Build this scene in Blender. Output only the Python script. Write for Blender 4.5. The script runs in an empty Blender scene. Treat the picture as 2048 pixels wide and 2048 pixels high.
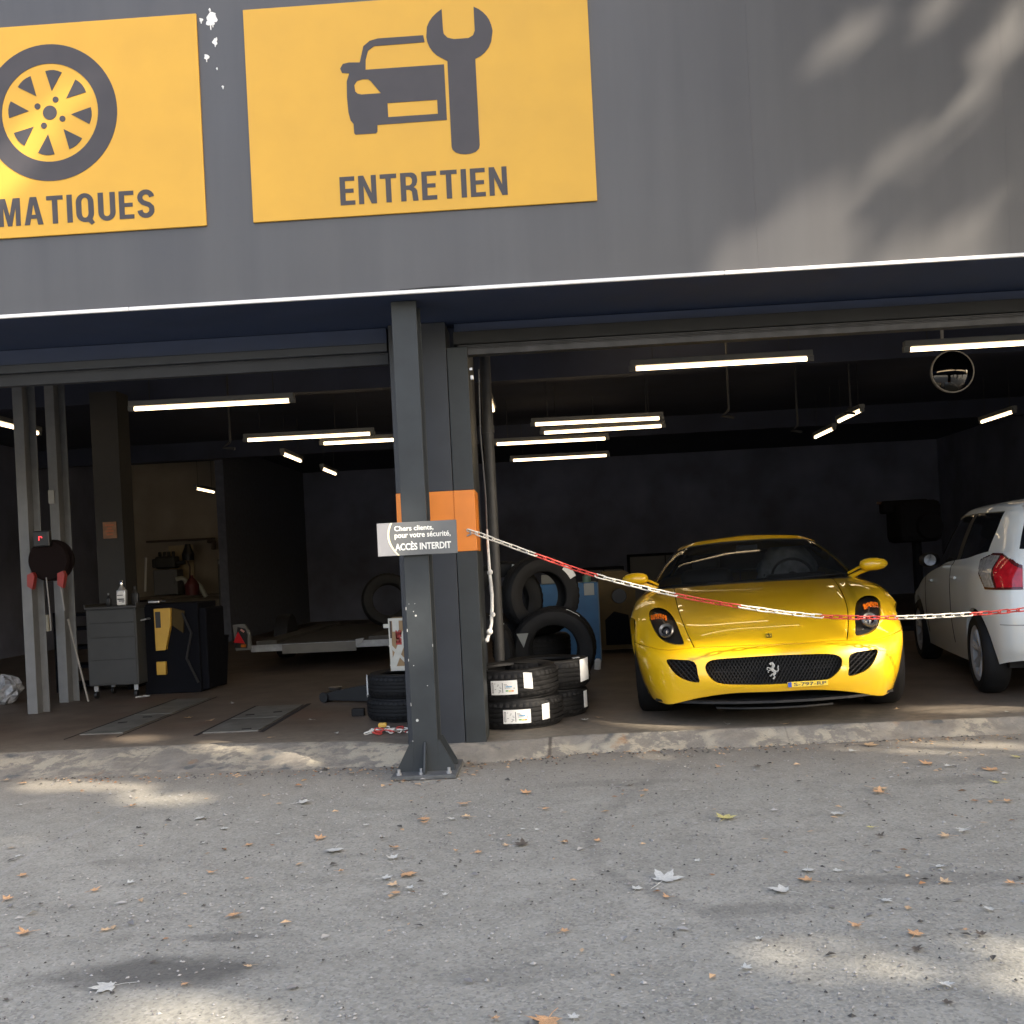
import bpy, bmesh, math, random
import numpy as np
from mathutils import Vector, Matrix, Euler
from mathutils.geometry import tessellate_polygon
random.seed(7); rng = np.random.default_rng(7)
scene = bpy.context.scene
COL = scene.collection
R = math.radians
# ---------------------------------------------------------------- camera
cam_d = bpy.data.cameras.new('camera'); cam = bpy.data.objects.new('camera', cam_d); COL.objects.link(cam)
cam_d.sensor_width = 36; cam_d.lens = 36*2000/2048; cam_d.shift_y = 105/2048
cam_d.clip_start = .05; cam_d.clip_end = 2000
cam.location = (0, -6.4, 1.2)
cam.rotation_euler = (Matrix.Rotation(R(2.25), 3, 'Z') @ Matrix.Rotation(R(90), 3, 'X') @ Matrix.Rotation(R(-2.85), 3, 'Z')).to_euler()
scene.camera = cam
# ---------------------------------------------------------------- sky, sun, exposure
SUN = Vector((.637, -.446, .629)).normalized()
world = bpy.data.worlds.new('World'); scene.world = world; world.use_nodes = True
wn = world.node_tree.nodes; wl = world.node_tree.links
bg = wn['Background']; sky = wn.new('ShaderNodeTexSky'); sky.sky_type = 'NISHITA'; sky.sun_disc = False
sky.sun_elevation = math.asin(SUN.z); sky.sun_rotation = math.atan2(SUN.x, SUN.y)
sky.air_density = 1.0; sky.dust_density = 6.0; sky.ozone_density = .3
wl.new(sky.outputs[0], bg.inputs[0]); bg.inputs[1].default_value = .15
sun_d = bpy.data.lights.new('sun', 'SUN'); sun_d.energy = 2.0; sun_d.angle = R(.53); sun_d.color = (1, .87, .70)
sun = bpy.data.objects.new('sun', sun_d); COL.objects.link(sun)
sun.rotation_euler = SUN.to_track_quat('Z', 'Y').to_euler(); sun.location = (12, -8, 14)
vs = scene.view_settings; vs.view_transform = 'Standard'; vs.look = 'None'; vs.gamma = 1; vs.use_curve_mapping = False
vs.exposure = 2.2
# ---------------------------------------------------------------- materials
MATS = {}
def M(name, col, rough=.5, metal=0., var=0., scale=12., bump=0., bscale=60., coat=0., spec=.5, emit=0., trans=0., alpha=1., col2=None, thr=None):
    if name in MATS: return MATS[name]
    m = bpy.data.materials.new(name); m.use_nodes = True; MATS[name] = m
    nt = m.node_tree; b = nt.nodes['Principled BSDF']
    b.inputs['Base Color'].default_value = (*col, 1); b.inputs['Roughness'].default_value = rough
    b.inputs['Metallic'].default_value = metal; b.inputs['Coat Weight'].default_value = coat
    b.inputs['Coat Roughness'].default_value = .03
    b.inputs['Specular IOR Level'].default_value = spec; b.inputs['Transmission Weight'].default_value = trans
    b.inputs['Alpha'].default_value = alpha
    if emit: b.inputs['Emission Color'].default_value = (*col, 1); b.inputs['Emission Strength'].default_value = emit
    if var or bump or col2:
        tc = nt.nodes.new('ShaderNodeTexCoord')
    if var or col2:
        n = nt.nodes.new('ShaderNodeTexNoise'); n.inputs['Scale'].default_value = scale; n.inputs['Detail'].default_value = 6
        nt.links.new(tc.outputs['Object'], n.inputs['Vector'])
        mx = nt.nodes.new('ShaderNodeMix'); mx.data_type = 'RGBA'
        c2 = col2 or tuple(min(1, c*(1+var)) for c in col); c1 = col if col2 else tuple(c*(1-var) for c in col)
        mx.inputs[6].default_value = (*c1, 1); mx.inputs[7].default_value = (*c2, 1)
        ra = nt.nodes.new('ShaderNodeMapRange'); lo, hi = thr or (.3, .7)
        ra.inputs[1].default_value = lo; ra.inputs[2].default_value = hi
        nt.links.new(n.outputs[0], ra.inputs[0]); nt.links.new(ra.outputs[0], mx.inputs[0])
        nt.links.new(mx.outputs[2], b.inputs['Base Color'])
        if not metal and not coat:
            rr = nt.nodes.new('ShaderNodeMapRange'); rr.inputs[3].default_value = rough*.85; rr.inputs[4].default_value = min(1, rough*1.15)
            nt.links.new(n.outputs[0], rr.inputs[0]); nt.links.new(rr.outputs[0], b.inputs['Roughness'])
    if bump:
        n2 = nt.nodes.new('ShaderNodeTexNoise'); n2.inputs['Scale'].default_value = bscale; n2.inputs['Detail'].default_value = 5
        nt.links.new(tc.outputs['Object'], n2.inputs['Vector'])
        bp = nt.nodes.new('ShaderNodeBump'); bp.inputs['Strength'].default_value = bump; bp.inputs['Distance'].default_value = .01
        nt.links.new(n2.outputs[0], bp.inputs['Height']); nt.links.new(bp.outputs[0], b.inputs['Normal'])
    return m

fascia_m = M('fascia_grey', (.073, .072, .075), .42, var=.06, scale=3, bump=.02, bscale=3)
anth = M('anthracite_paint', (.028, .033, .036), .5, var=.18, scale=7, bump=.03, bscale=90, spec=.35)
anth2 = M('anthracite_dark', (.024, .029, .038), .5, var=.15, scale=5)
navy = M('navy_paint', (.024, .040, .090), .6, var=.12, scale=4)
white_trim = M('white_trim', (.82, .82, .80), .35, var=.04, scale=9)
orange_m = M('orange_paint', (.72, .22, .025), .45, var=.06, scale=6)
sign_y = M('sign_yellow', (.62, .355, .050), .5, var=.04, scale=3, spec=.3)
sign_k = M('sign_ink', (.058, .054, .058), .5, spec=.3, var=.08, scale=8)
sign_white_edge = M('cut_edge', (.8, .62, .3), .5)
notice_g = M('notice_grey', (.12, .125, .125), .4, var=.06, scale=6)
notice_l = M('notice_light_grey', (.25, .25, .26), .4, var=.04, scale=6)
notice_c = M('notice_cream', (.82, .76, .50), .5)
white_p = M('white_print', (.82, .82, .76), .5)
rubber = M('tyre_rubber', (.0085, .0085, .009), .66, var=.25, scale=25, bump=.12, bscale=140, spec=.3)
paper_w = M('paper_label', (.80, .80, .77), .55, var=.04, scale=30)
ink = M('label_ink', (.06, .06, .065), .6)
dark_wall = M('dark_wall', (.145, .16, .23), .85, var=.25, scale=1.5)
ceil_m = M('dark_ceiling', (.045, .052, .082), .9, var=.2, scale=2)
cream_wall = M('cream_wall', (.30, .255, .195), .8, var=.15, scale=2)
steel = M('steel', (.45, .45, .45), .35, metal=1, var=.2, scale=15)
galv = M('galvanised', (.34, .35, .36), .55, metal=.6, var=.25, scale=10)
post_grey = M('post_grey', (.15, .155, .16), .5, var=.12, scale=9, bump=.05)
black_pl = M('black_plastic', (.012, .012, .013), .45)
black_m = M('matt_black', (.008, .008, .009), .8)
chrome = M('chrome', (.8, .8, .8), .12, metal=1)
tube_on = M('tube_on', (1, .74, .44), .4, emit=1.7)
housing = M('light_housing', (.18, .18, .17), .5)
led_red = M('led_red', (1, .05, .06), .4, emit=.5)
red_pl = M('red_plastic', (.26, .025, .02), .5, var=.15)
blue_m = M('blue_cabinet', (.030, .13, .27), .45, var=.15, scale=5)
yel_pl = M('yellow_machine', (.46, .27, .03), .45, var=.12, scale=7)
trolley_m = M('trolley_grey', (.038, .040, .041), .6, var=.15, scale=8, bump=.03)
dark_m = M('dark_cabinet', (.004, .0045, .007), .8, var=.2, spec=.1)
card = M('cardboard', (.36, .235, .12), .8, var=.12, scale=14)
tape = M('packing_tape', (.62, .60, .52), .35, var=.08, scale=20)
rope_m = M('rope', (.62, .62, .60), .85, var=.15, scale=60, bump=.4, bscale=300)
chain_w = M('chain_white', (.78, .74, .64), .4, var=.10, scale=30)
chain_r = M('chain_red', (.62, .075, .06), .4, var=.12, scale=30)
glass_thin = M('window_glass', (.02, .022, .024), .03, spec=.6, alpha=.45)
lens_m = M('lamp_lens', (.02, .02, .02), .03, alpha=.10, spec=.7)
amber = M('amber_lens', (.75, .16, .01), .15, var=.3, scale=50)
amber_glow = M('amber_reflector', (.70, .22, .04), .25, metal=.5)
red_lens = M('red_lens', (.48, .012, .02), .12, coat=.6, var=.2, scale=30)
clear_lens = M('clear_lens', (.38, .36, .33), .12, coat=.6, var=.3, scale=40)
car_y = M('yellow_car_paint', (.90, .53, .008), .32, coat=1.0, var=.015, scale=3)
car_w = M('white_car_paint', (.78, .81, .78), .35, coat=.8, var=.03, scale=3)
seat_m = M('dark_leather', (.02, .02, .022), .5, bump=.1, bscale=80)
plastic_cover = M('clear_seat_cover', (.50, .55, .58), .25, var=.35, scale=14, bump=.8, bscale=22)
wood = M('bark', (.20, .17, .13), .9, var=.35, scale=6, bump=.5, bscale=20)
leaf_green = M('tree_leaf', (.085, .105, .025), .6, var=.5, scale=.9)
leafm = [M('leaf_orange', (.50, .29, .145), .7, var=.35, scale=25, bump=.3, bscale=90),
         M('leaf_pale', (.47, .47, .43), .7, var=.18, scale=25, bump=.3, bscale=90),
         M('leaf_dark', (.085, .070, .055), .75, var=.35, scale=25, bump=.3, bscale=90),
         M('leaf_yellow', (.50, .45, .17), .7, var=.25, scale=25, bump=.3, bscale=90),
         M('leaf_tan', (.55, .38, .22), .7, var=.25, scale=25, bump=.3, bscale=90)]

class NB:                                                        # tiny helper to write masks in nodes
    def __init__(s, m): s.t = m.node_tree; s.b = s.t.nodes['Principled BSDF']; s.geo = s.t.nodes.new('ShaderNodeNewGeometry'); s.pos = s.geo.outputs['Position']
    def math(s, op, a, b=None, c=None):
        n = s.t.nodes.new('ShaderNodeMath'); n.operation = op
        for i, v in enumerate((a, b, c)):
            if v is None: continue
            if isinstance(v, (int, float)): n.inputs[i].default_value = v
            else: s.t.links.new(v, n.inputs[i])
        return n.outputs[0]
    def noise(s, scale, detail=4, stretch=None, rough=.55):
        n = s.t.nodes.new('ShaderNodeTexNoise'); n.inputs['Scale'].default_value = scale; n.inputs['Detail'].default_value = detail; n.inputs['Roughness'].default_value = rough
        v = s.pos
        if stretch:
            mp = s.t.nodes.new('ShaderNodeMapping'); mp.inputs['Scale'].default_value = stretch; s.t.links.new(v, mp.inputs['Vector']); v = mp.outputs[0]
        s.t.links.new(v, n.inputs['Vector']); return n.outputs[0]
    def voro(s, scale, out='Distance'):
        n = s.t.nodes.new('ShaderNodeTexVoronoi'); n.inputs['Scale'].default_value = scale; s.t.links.new(s.pos, n.inputs['Vector']); return n.outputs[out]
    def rng(s, v, lo, hi, a=0., b=1.):
        n = s.t.nodes.new('ShaderNodeMapRange'); s.t.links.new(v, n.inputs[0])
        for i, q in enumerate((lo, hi, a, b)): n.inputs[i+1].default_value = q
        return n.outputs[0]
    def mix(s, f, a, b):
        n = s.t.nodes.new('ShaderNodeMix'); n.data_type = 'RGBA'
        for i, v in ((0, f), (6, a), (7, b)):
            if isinstance(v, tuple): n.inputs[i].default_value = (*v, 1)
            elif isinstance(v, (int, float)): n.inputs[i].default_value = v
            else: s.t.links.new(v, n.inputs[i])
        return n.outputs[2]
    def xyz(s):
        n = s.t.nodes.new('ShaderNodeSeparateXYZ'); s.t.links.new(s.pos, n.inputs[0]); return n.outputs
    def ellipse(s, X, Y, cx, cy, rx, ry, ns, edge=.5):              # soft blob with a ragged edge
        dx = s.math('DIVIDE', s.math('SUBTRACT', X, cx), rx); dy = s.math('DIVIDE', s.math('SUBTRACT', Y, cy), ry)
        d = s.math('SQRT', s.math('ADD', s.math('MULTIPLY', dx, dx), s.math('MULTIPLY', dy, dy)))
        d = s.math('ADD', d, s.math('MULTIPLY', s.math('SUBTRACT', ns, .5), .9))
        return s.rng(d, 1.0, 1.0-edge, 0, 1)
    def seg(s, X, Y, p, q, w, ns):                                   # soft line p-q
        ax, ay = p; bx, by = q; L2 = (bx-ax)**2+(by-ay)**2
        px = s.math('SUBTRACT', X, ax); py = s.math('SUBTRACT', Y, ay)
        t = s.math('DIVIDE', s.math('ADD', s.math('MULTIPLY', px, bx-ax), s.math('MULTIPLY', py, by-ay)), L2)
        t = s.math('MINIMUM', s.math('MAXIMUM', t, 0.), 1.)
        ex = s.math('SUBTRACT', px, s.math('MULTIPLY', t, bx-ax)); ey = s.math('SUBTRACT', py, s.math('MULTIPLY', t, by-ay))
        d = s.math('SQRT', s.math('ADD', s.math('MULTIPLY', ex, ex), s.math('MULTIPLY', ey, ey)))
        d = s.math('ADD', d, s.math('MULTIPLY', s.math('SUBTRACT', ns, .5), w*1.2))
        return s.rng(d, w, w*.3, 0, 1)
    def bump(s, h, strength, dist=.01):
        n = s.t.nodes.new('ShaderNodeBump'); n.inputs['Strength'].default_value = strength; n.inputs['Distance'].default_value = dist
        s.t.links.new(h, n.inputs['Height']); s.t.links.new(n.outputs[0], s.b.inputs['Normal'])
    def color(s, c): s.t.links.new(c, s.b.inputs['Base Color'])

nb = NB(fascia_m); fs1 = nb.noise(1.0, 5, stretch=(6, 6, .5)); fs2 = nb.noise(1.2, 4); fs3 = nb.noise(35, 3)
c = nb.mix(nb.rng(fs1, .35, .68), (.062, .061, .064), (.073, .072, .074)); c = nb.mix(nb.rng(fs2, .4, .7, 0, .35), c, (.080, .077, .074)); c = nb.mix(nb.rng(fs3, .62, .75, 0, .25), c, (.058, .057, .058)); nb.color(c)
asph = M('asphalt', (.15, .15, .145), .9); nb = NB(asph); X, Y, Z = nb.xyz()
big = nb.noise(1.3, 7, rough=.65); stone = nb.voro(48, 'Color'); mid = nb.noise(5, 5); fine = nb.noise(55, 5, rough=.7); grit = nb.voro(110, 'Color'); wob = nb.noise(7, 3)
c = nb.mix(nb.rng(big, .35, .65), (.232, .226, .192), (.305, .296, .252))
c = nb.mix(nb.rng(mid, .45, .7), c, (.218, .211, .178))
sp = nb.t.nodes.new('ShaderNodeSeparateColor'); nb.t.links.new(grit, sp.inputs[0])
sp2 = nb.t.nodes.new('ShaderNodeSeparateColor'); nb.t.links.new(stone, sp2.inputs[0]); c = nb.mix(nb.rng(sp2.outputs[0], 0, 1, 0, .16), c, (.12, .118, .108)); c = nb.mix(nb.rng(sp2.outputs[1], .6, 1, 0, .22), c, (.38, .37, .33))
c = nb.mix(nb.rng(sp.outputs[0], .80, .86, 0, .34), c, (.36, .35, .32))
c = nb.mix(nb.rng(sp.outputs[1], .78, .84, 0, .36), c, (.085, .083, .078))
c = nb.mix(nb.rng(fine, .5, .72, 0, .32), c, (.14, .137, .126))
st = nb.ellipse(X, Y, -1.28, -3.36, .42, .14, wob); st2 = nb.ellipse(X, Y, -1.15, -3.08, .22, .05, wob); st3 = nb.ellipse(X, Y, .62, -3.0, .22, .08, wob)
st = nb.math('MAXIMUM', nb.math('MAXIMUM', nb.math('MULTIPLY', st, .75), nb.math('MULTIPLY', st2, .45)), nb.math('MULTIPLY', st3, .35))
for cx, cy, rx, ry, k in ((.3, -1.0, .5, .1, .25), (2.0, -1.25, .35, .12, .3), (-.2, -3.45, .3, .1, .2), (1.3, -2.75, .5, .09, .35), (-1.9, -2.15, .3, .06, .2)):
    st = nb.math('MAXIMUM', st, nb.math('MULTIPLY', nb.ellipse(X, Y, cx, cy, rx, ry, wob), k))
c = nb.mix(st, c, (.055, .052, .047))
tm = None
for p, q, w, k in (((.62, -.6), (.10, -1.9), .07, .2), ((.10, -1.9), (.12, -2.5), .06, .18), ((.12, -2.5), (.52, -3.1), .05, .25), ((.52, -3.1), (.8, -3.4), .06, .2)):
    g = nb.math('MULTIPLY', nb.seg(X, Y, p, q, w, wob), k); tm = g if tm is None else nb.math('MAXIMUM', tm, g)
c = nb.mix(tm, c, (.07, .067, .062))
lt = None
for p, q in (((-2.35, -1.15), (-2.42, -1.9)), ((-2.42, -1.9), (-2.38, -2.55)), ((-2.38, -2.55), (-3.0, -3.1))):
    g = nb.math('MULTIPLY', nb.seg(X, Y, p, q, .022, wob), .3); lt = g if lt is None else nb.math('MAXIMUM', lt, g)
c = nb.mix(lt, c, (.30, .295, .28))
dust = nb.math('MULTIPLY', nb.rng(Y, -1.3, -.15, 0, .75), nb.rng(wob, .3, .7, .5, 1))      # brownish dust swept against the sill
c = nb.mix(dust, c, (.205, .178, .142))
nb.color(c); nb.bump(nb.math('ADD', nb.math('MULTIPLY', nb.voro(95), .7), fine), .42, .006)

lipm = M('sill_concrete', (.24, .21, .17), .85); nb = NB(lipm); X, Y, Z = nb.xyz()
n1 = nb.noise(9, 7, rough=.7); n2 = nb.noise(2.2, 3); n3 = nb.noise(40, 4); cr = nb.voro(26)
c = nb.mix(nb.rng(n1, .35, .65), (.185, .170, .145), (.255, .235, .200))
flk = nb.math('MULTIPLY', nb.rng(n1, .47, .53), nb.rng(n2, .45, .55))
c = nb.mix(nb.math('MULTIPLY', flk, .62), c, (.44, .395, .295))
c = nb.mix(nb.math('MULTIPLY', nb.rng(nb.noise(5, 4), .6, .68), nb.rng(n2, .56, .46)), c, (.10, .105, .105))
c = nb.mix(nb.rng(nb.noise(4, 5), .66, .74, 0, .6), c, (.30, .14, .045))
c = nb.mix(nb.math('MULTIPLY', nb.seg(X, Y, (-.075, -.25), (-.055, .12), .016, n1), .8), c, (.05, .042, .035))
for xj in (-2.75, 1.42): c = nb.mix(nb.math('MULTIPLY', nb.seg(X, Y, (xj, -.4), (xj+.03, .4), .008, n1), .3), c, (.08, .07, .055))
nb.color(c); nb.bump(nb.math('ADD', n1, nb.math('MULTIPLY', n3, .5)), .8, .015)

floorm = M('workshop_floor', (.10, .085, .07), .55); nb = NB(floorm); X, Y, Z = nb.xyz()
n1 = nb.noise(3, 6); n2 = nb.noise(14, 6, rough=.7); n3 = nb.noise(1.1, 3)
c = nb.mix(nb.rng(n1, .35, .65), (.085, .062, .046), (.135, .105, .080))
c = nb.mix(nb.rng(n2, .55, .7, 0, .6), c, (.05, .042, .036))
c = nb.mix(nb.rng(n3, .55, .7, 0, .6), c, (.11, .055, .035))
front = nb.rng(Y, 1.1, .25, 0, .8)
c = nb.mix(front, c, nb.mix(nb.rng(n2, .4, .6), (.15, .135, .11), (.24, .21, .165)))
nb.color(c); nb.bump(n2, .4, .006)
plate_m = M('steel_plate', (.13, .128, .115), .5, metal=.15, var=.3, scale=7, bump=.15, bscale=40)

# ---------------------------------------------------------------- mesh helpers
class MB:
    def __init__(s): s.v = []; s.f = []; s.mi = []
    def add(s, vs, fs, mi=0):
        o = len(s.v); s.v += [tuple(v) for v in vs]; s.f += [tuple(i+o for i in f) for f in fs]; s.mi += [mi]*len(fs); return s
    def box(s, a, b, bev=0., mi=0, rot=None, piv=None):
        bm = bmesh.new(); bmesh.ops.create_cube(bm, size=1)
        sz = [b[i]-a[i] for i in range(3)]; ct = [(a[i]+b[i])/2 for i in range(3)]
        for v in bm.verts: v.co = Vector([v.co[i]*sz[i] for i in range(3)])
        if bev: bmesh.ops.bevel(bm, geom=bm.edges[:], offset=min(bev, .45*min(sz)), segments=2, profile=.5, affect='EDGES')
        mt = Matrix.Translation(ct)
        if rot: mt = mt @ Euler(rot).to_matrix().to_4x4()
        bm.verts.index_update(); s.add([mt @ v.co for v in bm.verts], [[v.index for v in f.verts] for f in bm.faces], mi); bm.free(); return s
    def tube(s, pts, r, n=8, mi=0, cap=True, closed=False):
        pts = [Vector(p) for p in pts]; rs = r if isinstance(r, (list, tuple)) else [r]*len(pts); L = len(pts); vs = []; up = None
        for i, p in enumerate(pts):
            d = (pts[(i+1) % L]-pts[i-1]) if closed else (pts[min(i+1, L-1)]-pts[max(i-1, 0)])
            d.normalize()
            if up is None: up = Vector((0, 0, 1)) if abs(d.z) < .9 else Vector((1, 0, 0))
            a = d.cross(up); a.normalize(); up = a.cross(d); up.normalize()
            for k in range(n):
                t = 2*math.pi*k/n; vs.append(p+(a*math.cos(t)+up*math.sin(t))*rs[i])
        fs = []
        for i in range(L if closed else L-1):
            j = (i+1) % L
            for k in range(n): fs.append((i*n+k, i*n+(k+1) % n, j*n+(k+1) % n, j*n+k))
        if cap and not closed: fs += [tuple(range(n)), tuple((L-1)*n+k for k in reversed(range(n)))]
        return s.add(vs, fs, mi)
    def lathe(s, prof, n=32, axis='Z', at=(0, 0, 0), mi=0, closed=False):
        vs = []; L = len(prof)
        for r, h in prof:
            for k in range(n):
                t = 2*math.pi*k/n; x, y = r*math.cos(t), r*math.sin(t)
                p = (x, y, h) if axis == 'Z' else ((h, x, y) if axis == 'X' else (y, h, x))
                vs.append((p[0]+at[0], p[1]+at[1], p[2]+at[2]))
        fs = []
        for i in range(L if closed else L-1):
            j = (i+1) % L
            for k in range(n): fs.append((i*n+k, i*n+(k+1) % n, j*n+(k+1) % n, j*n+k))
        if not closed:
            if prof[0][0] > 1e-5: fs.append(tuple(reversed(range(n))))
            if prof[-1][0] > 1e-5: fs.append(tuple((L-1)*n+k for k in range(n)))
        return s.add(vs, fs, mi)
    def prism(s, poly, holes=(), y0=0., y1=.01, plane='XZ', mi=0):
        loops = [list(poly)]+[list(h) for h in holes]; flat = [p for l in loops for p in l]
        tr = tessellate_polygon([[Vector((p[0], p[1], 0)) for p in l] for l in loops])
        def P(p, h): return (p[0], h, p[1]) if plane == 'XZ' else ((p[0], p[1], h) if plane == 'XY' else (h, p[0], p[1]))
        n = len(flat); vs = [P(p, y0) for p in flat]+[P(p, y1) for p in flat]
        fs = [tuple(t) for t in tr]+[tuple(n+i for i in reversed(t)) for t in tr]; o = 0
        for l in loops:
            m = len(l)
            for i in range(m): fs.append((o+i, o+(i+1) % m, n+o+(i+1) % m, n+o+i))
            o += m
        return s.add(vs, fs, mi)
    def mesh(s, name, mats, smooth=None):
        me = bpy.data.meshes.new(name); me.from_pydata(s.v, [], s.f)
        for m in (mats if isinstance(mats, (list, tuple)) else [mats]): me.materials.append(m)
        if any(s.mi): me.polygons.foreach_set('material_index', s.mi)
        bm = bmesh.new(); bm.from_mesh(me); bmesh.ops.recalc_face_normals(bm, faces=bm.faces[:]); bm.to_mesh(me); bm.free()
        if smooth is not None:
            me.polygons.foreach_set('use_smooth', [True]*len(me.polygons)); me.set_sharp_from_angle(angle=R(smooth))
        me.update(); return me
    def build(s, name, mats, parent=None, smooth=None, loc=None, rot=None):
        return link(name, s.mesh(name, mats, smooth), parent, loc, rot)
def link(name, me, parent=None, loc=None, rot=None):
    o = bpy.data.objects.new(name, me); COL.objects.link(o)
    if parent: o.parent = parent
    if loc: o.location = loc
    if rot: o.rotation_euler = rot
    return o
def tag(o, label=None, cat=None, group=None, kind=None):
    if label: o['label'] = label
    if cat: o['category'] = cat
    if group: o['group'] = group
    if kind: o['kind'] = kind
    return o
def thing(name, label, cat, loc=(0, 0, 0), rot=(0, 0, 0), group=None):
    o = bpy.data.objects.new(name, None); COL.objects.link(o); o.location = loc; o.rotation_euler = rot; o.empty_display_size = .1
    return tag(o, label, cat, group)
def text_mesh(name, txt, size, mat, depth=.001, bold=0., sx=1., space=1.):
    cu = bpy.data.curves.new(name, 'FONT'); cu.body = txt; cu.size = size; cu.extrude = depth; cu.offset = bold; cu.space_character = space
    cu.align_x = 'LEFT'; cu.resolution_u = 4
    o = bpy.data.objects.new(name, cu); COL.objects.link(o); bpy.context.view_layer.update()
    me = bpy.data.meshes.new_from_object(o.evaluated_get(bpy.context.evaluated_depsgraph_get()))
    bpy.data.objects.remove(o); bpy.data.curves.remove(cu); me.name = name
    n = len(me.vertices); co = np.empty(n*3); me.vertices.foreach_get('co', co); co = co.reshape(-1, 3)
    x0, x1 = co[:, 0].min(), co[:, 0].max(); z0, z1 = co[:, 1].min(), co[:, 1].max()
    me.materials.clear(); me.materials.append(mat)
    return me, (x0, x1, z0, z1), co
def text_fit(name, txt, x0, x1, z0, z1, y, mat, parent, bold=0., depth=.0015, space=1.):
    """letters standing in the XZ plane at depth y, stretched to the box x0..x1, z0..z1"""
    me, (a0, a1, b0, b1), co = text_mesh(name, txt, 1, mat, depth, bold, space=space)
    out = np.empty_like(co); out[:, 0] = x0+(co[:, 0]-a0)/(a1-a0)*(x1-x0); out[:, 2] = z0+(co[:, 1]-b0)/(b1-b0)*(z1-z0); out[:, 1] = y-co[:, 2]
    me.vertices.foreach_set('co', out.reshape(-1)); me.update()
    return link(name, me, parent)
def arcpts(cx, cz, rx, rz, a0, a1, n=10): return [(cx+rx*math.cos(R(a0+(a1-a0)*k/n)), cz+rz*math.sin(R(a0+(a1-a0)*k/n))) for k in range(n+1)]
def stroke(pts, w):
    L_, R_ = [], []
    for i, p in enumerate(pts):
        a, b = pts[max(i-1, 0)], pts[min(i+1, len(pts)-1)]; d = Vector((b[0]-a[0], b[1]-a[1])).normalized(); L_.append((p[0]-d.y*w/2, p[1]+d.x*w/2)); R_.append((p[0]+d.y*w/2, p[1]-d.x*w/2))
    return L_+R_[::-1]
_bowl = [(.17, .45), (.34, .45)]+arcpts(.34, .725, .21, .275, -90, 90, 10)
GLYPH = {
 'E': ([(0, 0), (.5, 0), (.5, .15), (.18, .15), (.18, .43), (.46, .43), (.46, .57), (.18, .57), (.18, .85), (.5, .85), (.5, 1), (0, 1)], []),
 'N': ([(0, 0), (.17, 0), (.17, .63), (.42, 0), (.60, 0), (.60, 1), (.43, 1), (.43, .37), (.18, 1), (0, 1)], []),
 'T': ([(.19, 0), (.37, 0), (.37, .85), (.56, .85), (.56, 1), (0, 1), (0, .85), (.19, .85)], []),
 'I': ([(0, 0), (.18, 0), (.18, 1), (0, 1)], []),
 'R': ([(0, 0), (.18, 0), (.18, .40), (.28, .40), (.37, .34), (.40, 0), (.585, 0), (.55, .36), (.50, .44), (.43, .48), (.52, .55), (.56, .65), (.57, .74), (.55, .87), (.48, .96), (.38, 1), (0, 1)], [[(.18, .55), (.30, .55), (.36, .59), (.39, .66), (.39, .76), (.36, .82), (.30, .86), (.18, .86)]]),
 'P': ([(0, 0), (.18, 0), (.18, .38), (.36, .38), (.48, .43), (.55, .55), (.56, .69), (.54, .84), (.47, .95), (.36, 1), (0, 1)], [[(.18, .53), (.30, .53), (.36, .57), (.38, .64), (.38, .74), (.36, .81), (.30, .86), (.18, .86)]]),
 'M': ([(0, 0), (.16, 0), (.16, .68), (.30, 0), (.44, 0), (.58, .68), (.58, 0), (.74, 0), (.74, 1), (.50, 1), (.37, .36), (.24, 1), (0, 1)], []),
 'A': ([(0, 0), (.18, 0), (.22, .22), (.42, .22), (.46, 0), (.64, 0), (.43, 1), (.21, 1)], [[(.25, .36), (.39, .36), (.32, .74)]]),
 'U': ([(0, 1), (0, .3)]+arcpts(.29, .28, .29, .30, 180, 360, 12)+[(.58, 1), (.40, 1), (.40, .28)]+arcpts(.29, .27, .11, .13, 360, 180, 8)+[(.18, 1)], []),
 'Q': (arcpts(.30, .30, .30, .32, 180, 270, 6)+[(.40, -.02), (.50, -.13), (.62, -.05), (.54, .08)]+arcpts(.30, .30, .30, .32, -25, 0, 3)+arcpts(.30, .70, .30, .32, 0, 180, 12), [arcpts(.30, .30, .115, .165, 180, 360, 8)+arcpts(.30, .70, .115, .165, 0, 180, 8)]),
 'S': (stroke(arcpts(.28, .725, .20, .20, 5, 180, 9)+[(.10, .64), (.18, .55), (.38, .46), (.46, .37)]+arcpts(.27, .275, .20, .20, 0, -180, 9), .175), [])}
def block_text(name, txt, x0, x1, z0, z1, y, mat, parent, gap=.13, th=.0025):
    """condensed bold capitals cut from polygons, every letter a piece of its own"""
    ws = [max(p[0] for p in GLYPH[c][0]) for c in txt]; k = (x1-x0)/(sum(ws)+gap*(len(txt)-1)); h = z1-z0; u = 0; first = None
    for c, w in zip(txt, ws):
        f = lambda L: [(x0+(u+p[0])*k, z0+p[1]*h) for p in L]
        MB().prism(f(GLYPH[c][0]), [f(q) for q in GLYPH[c][1]], y0=y, y1=y+th).build(name, mat, parent); u += w+gap
def circle(cx, cz, r, n=48, a0=0): return [(cx+r*math.cos(a0+2*math.pi*k/n), cz+r*math.sin(a0+2*math.pi*k/n)) for k in range(n)]

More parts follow.
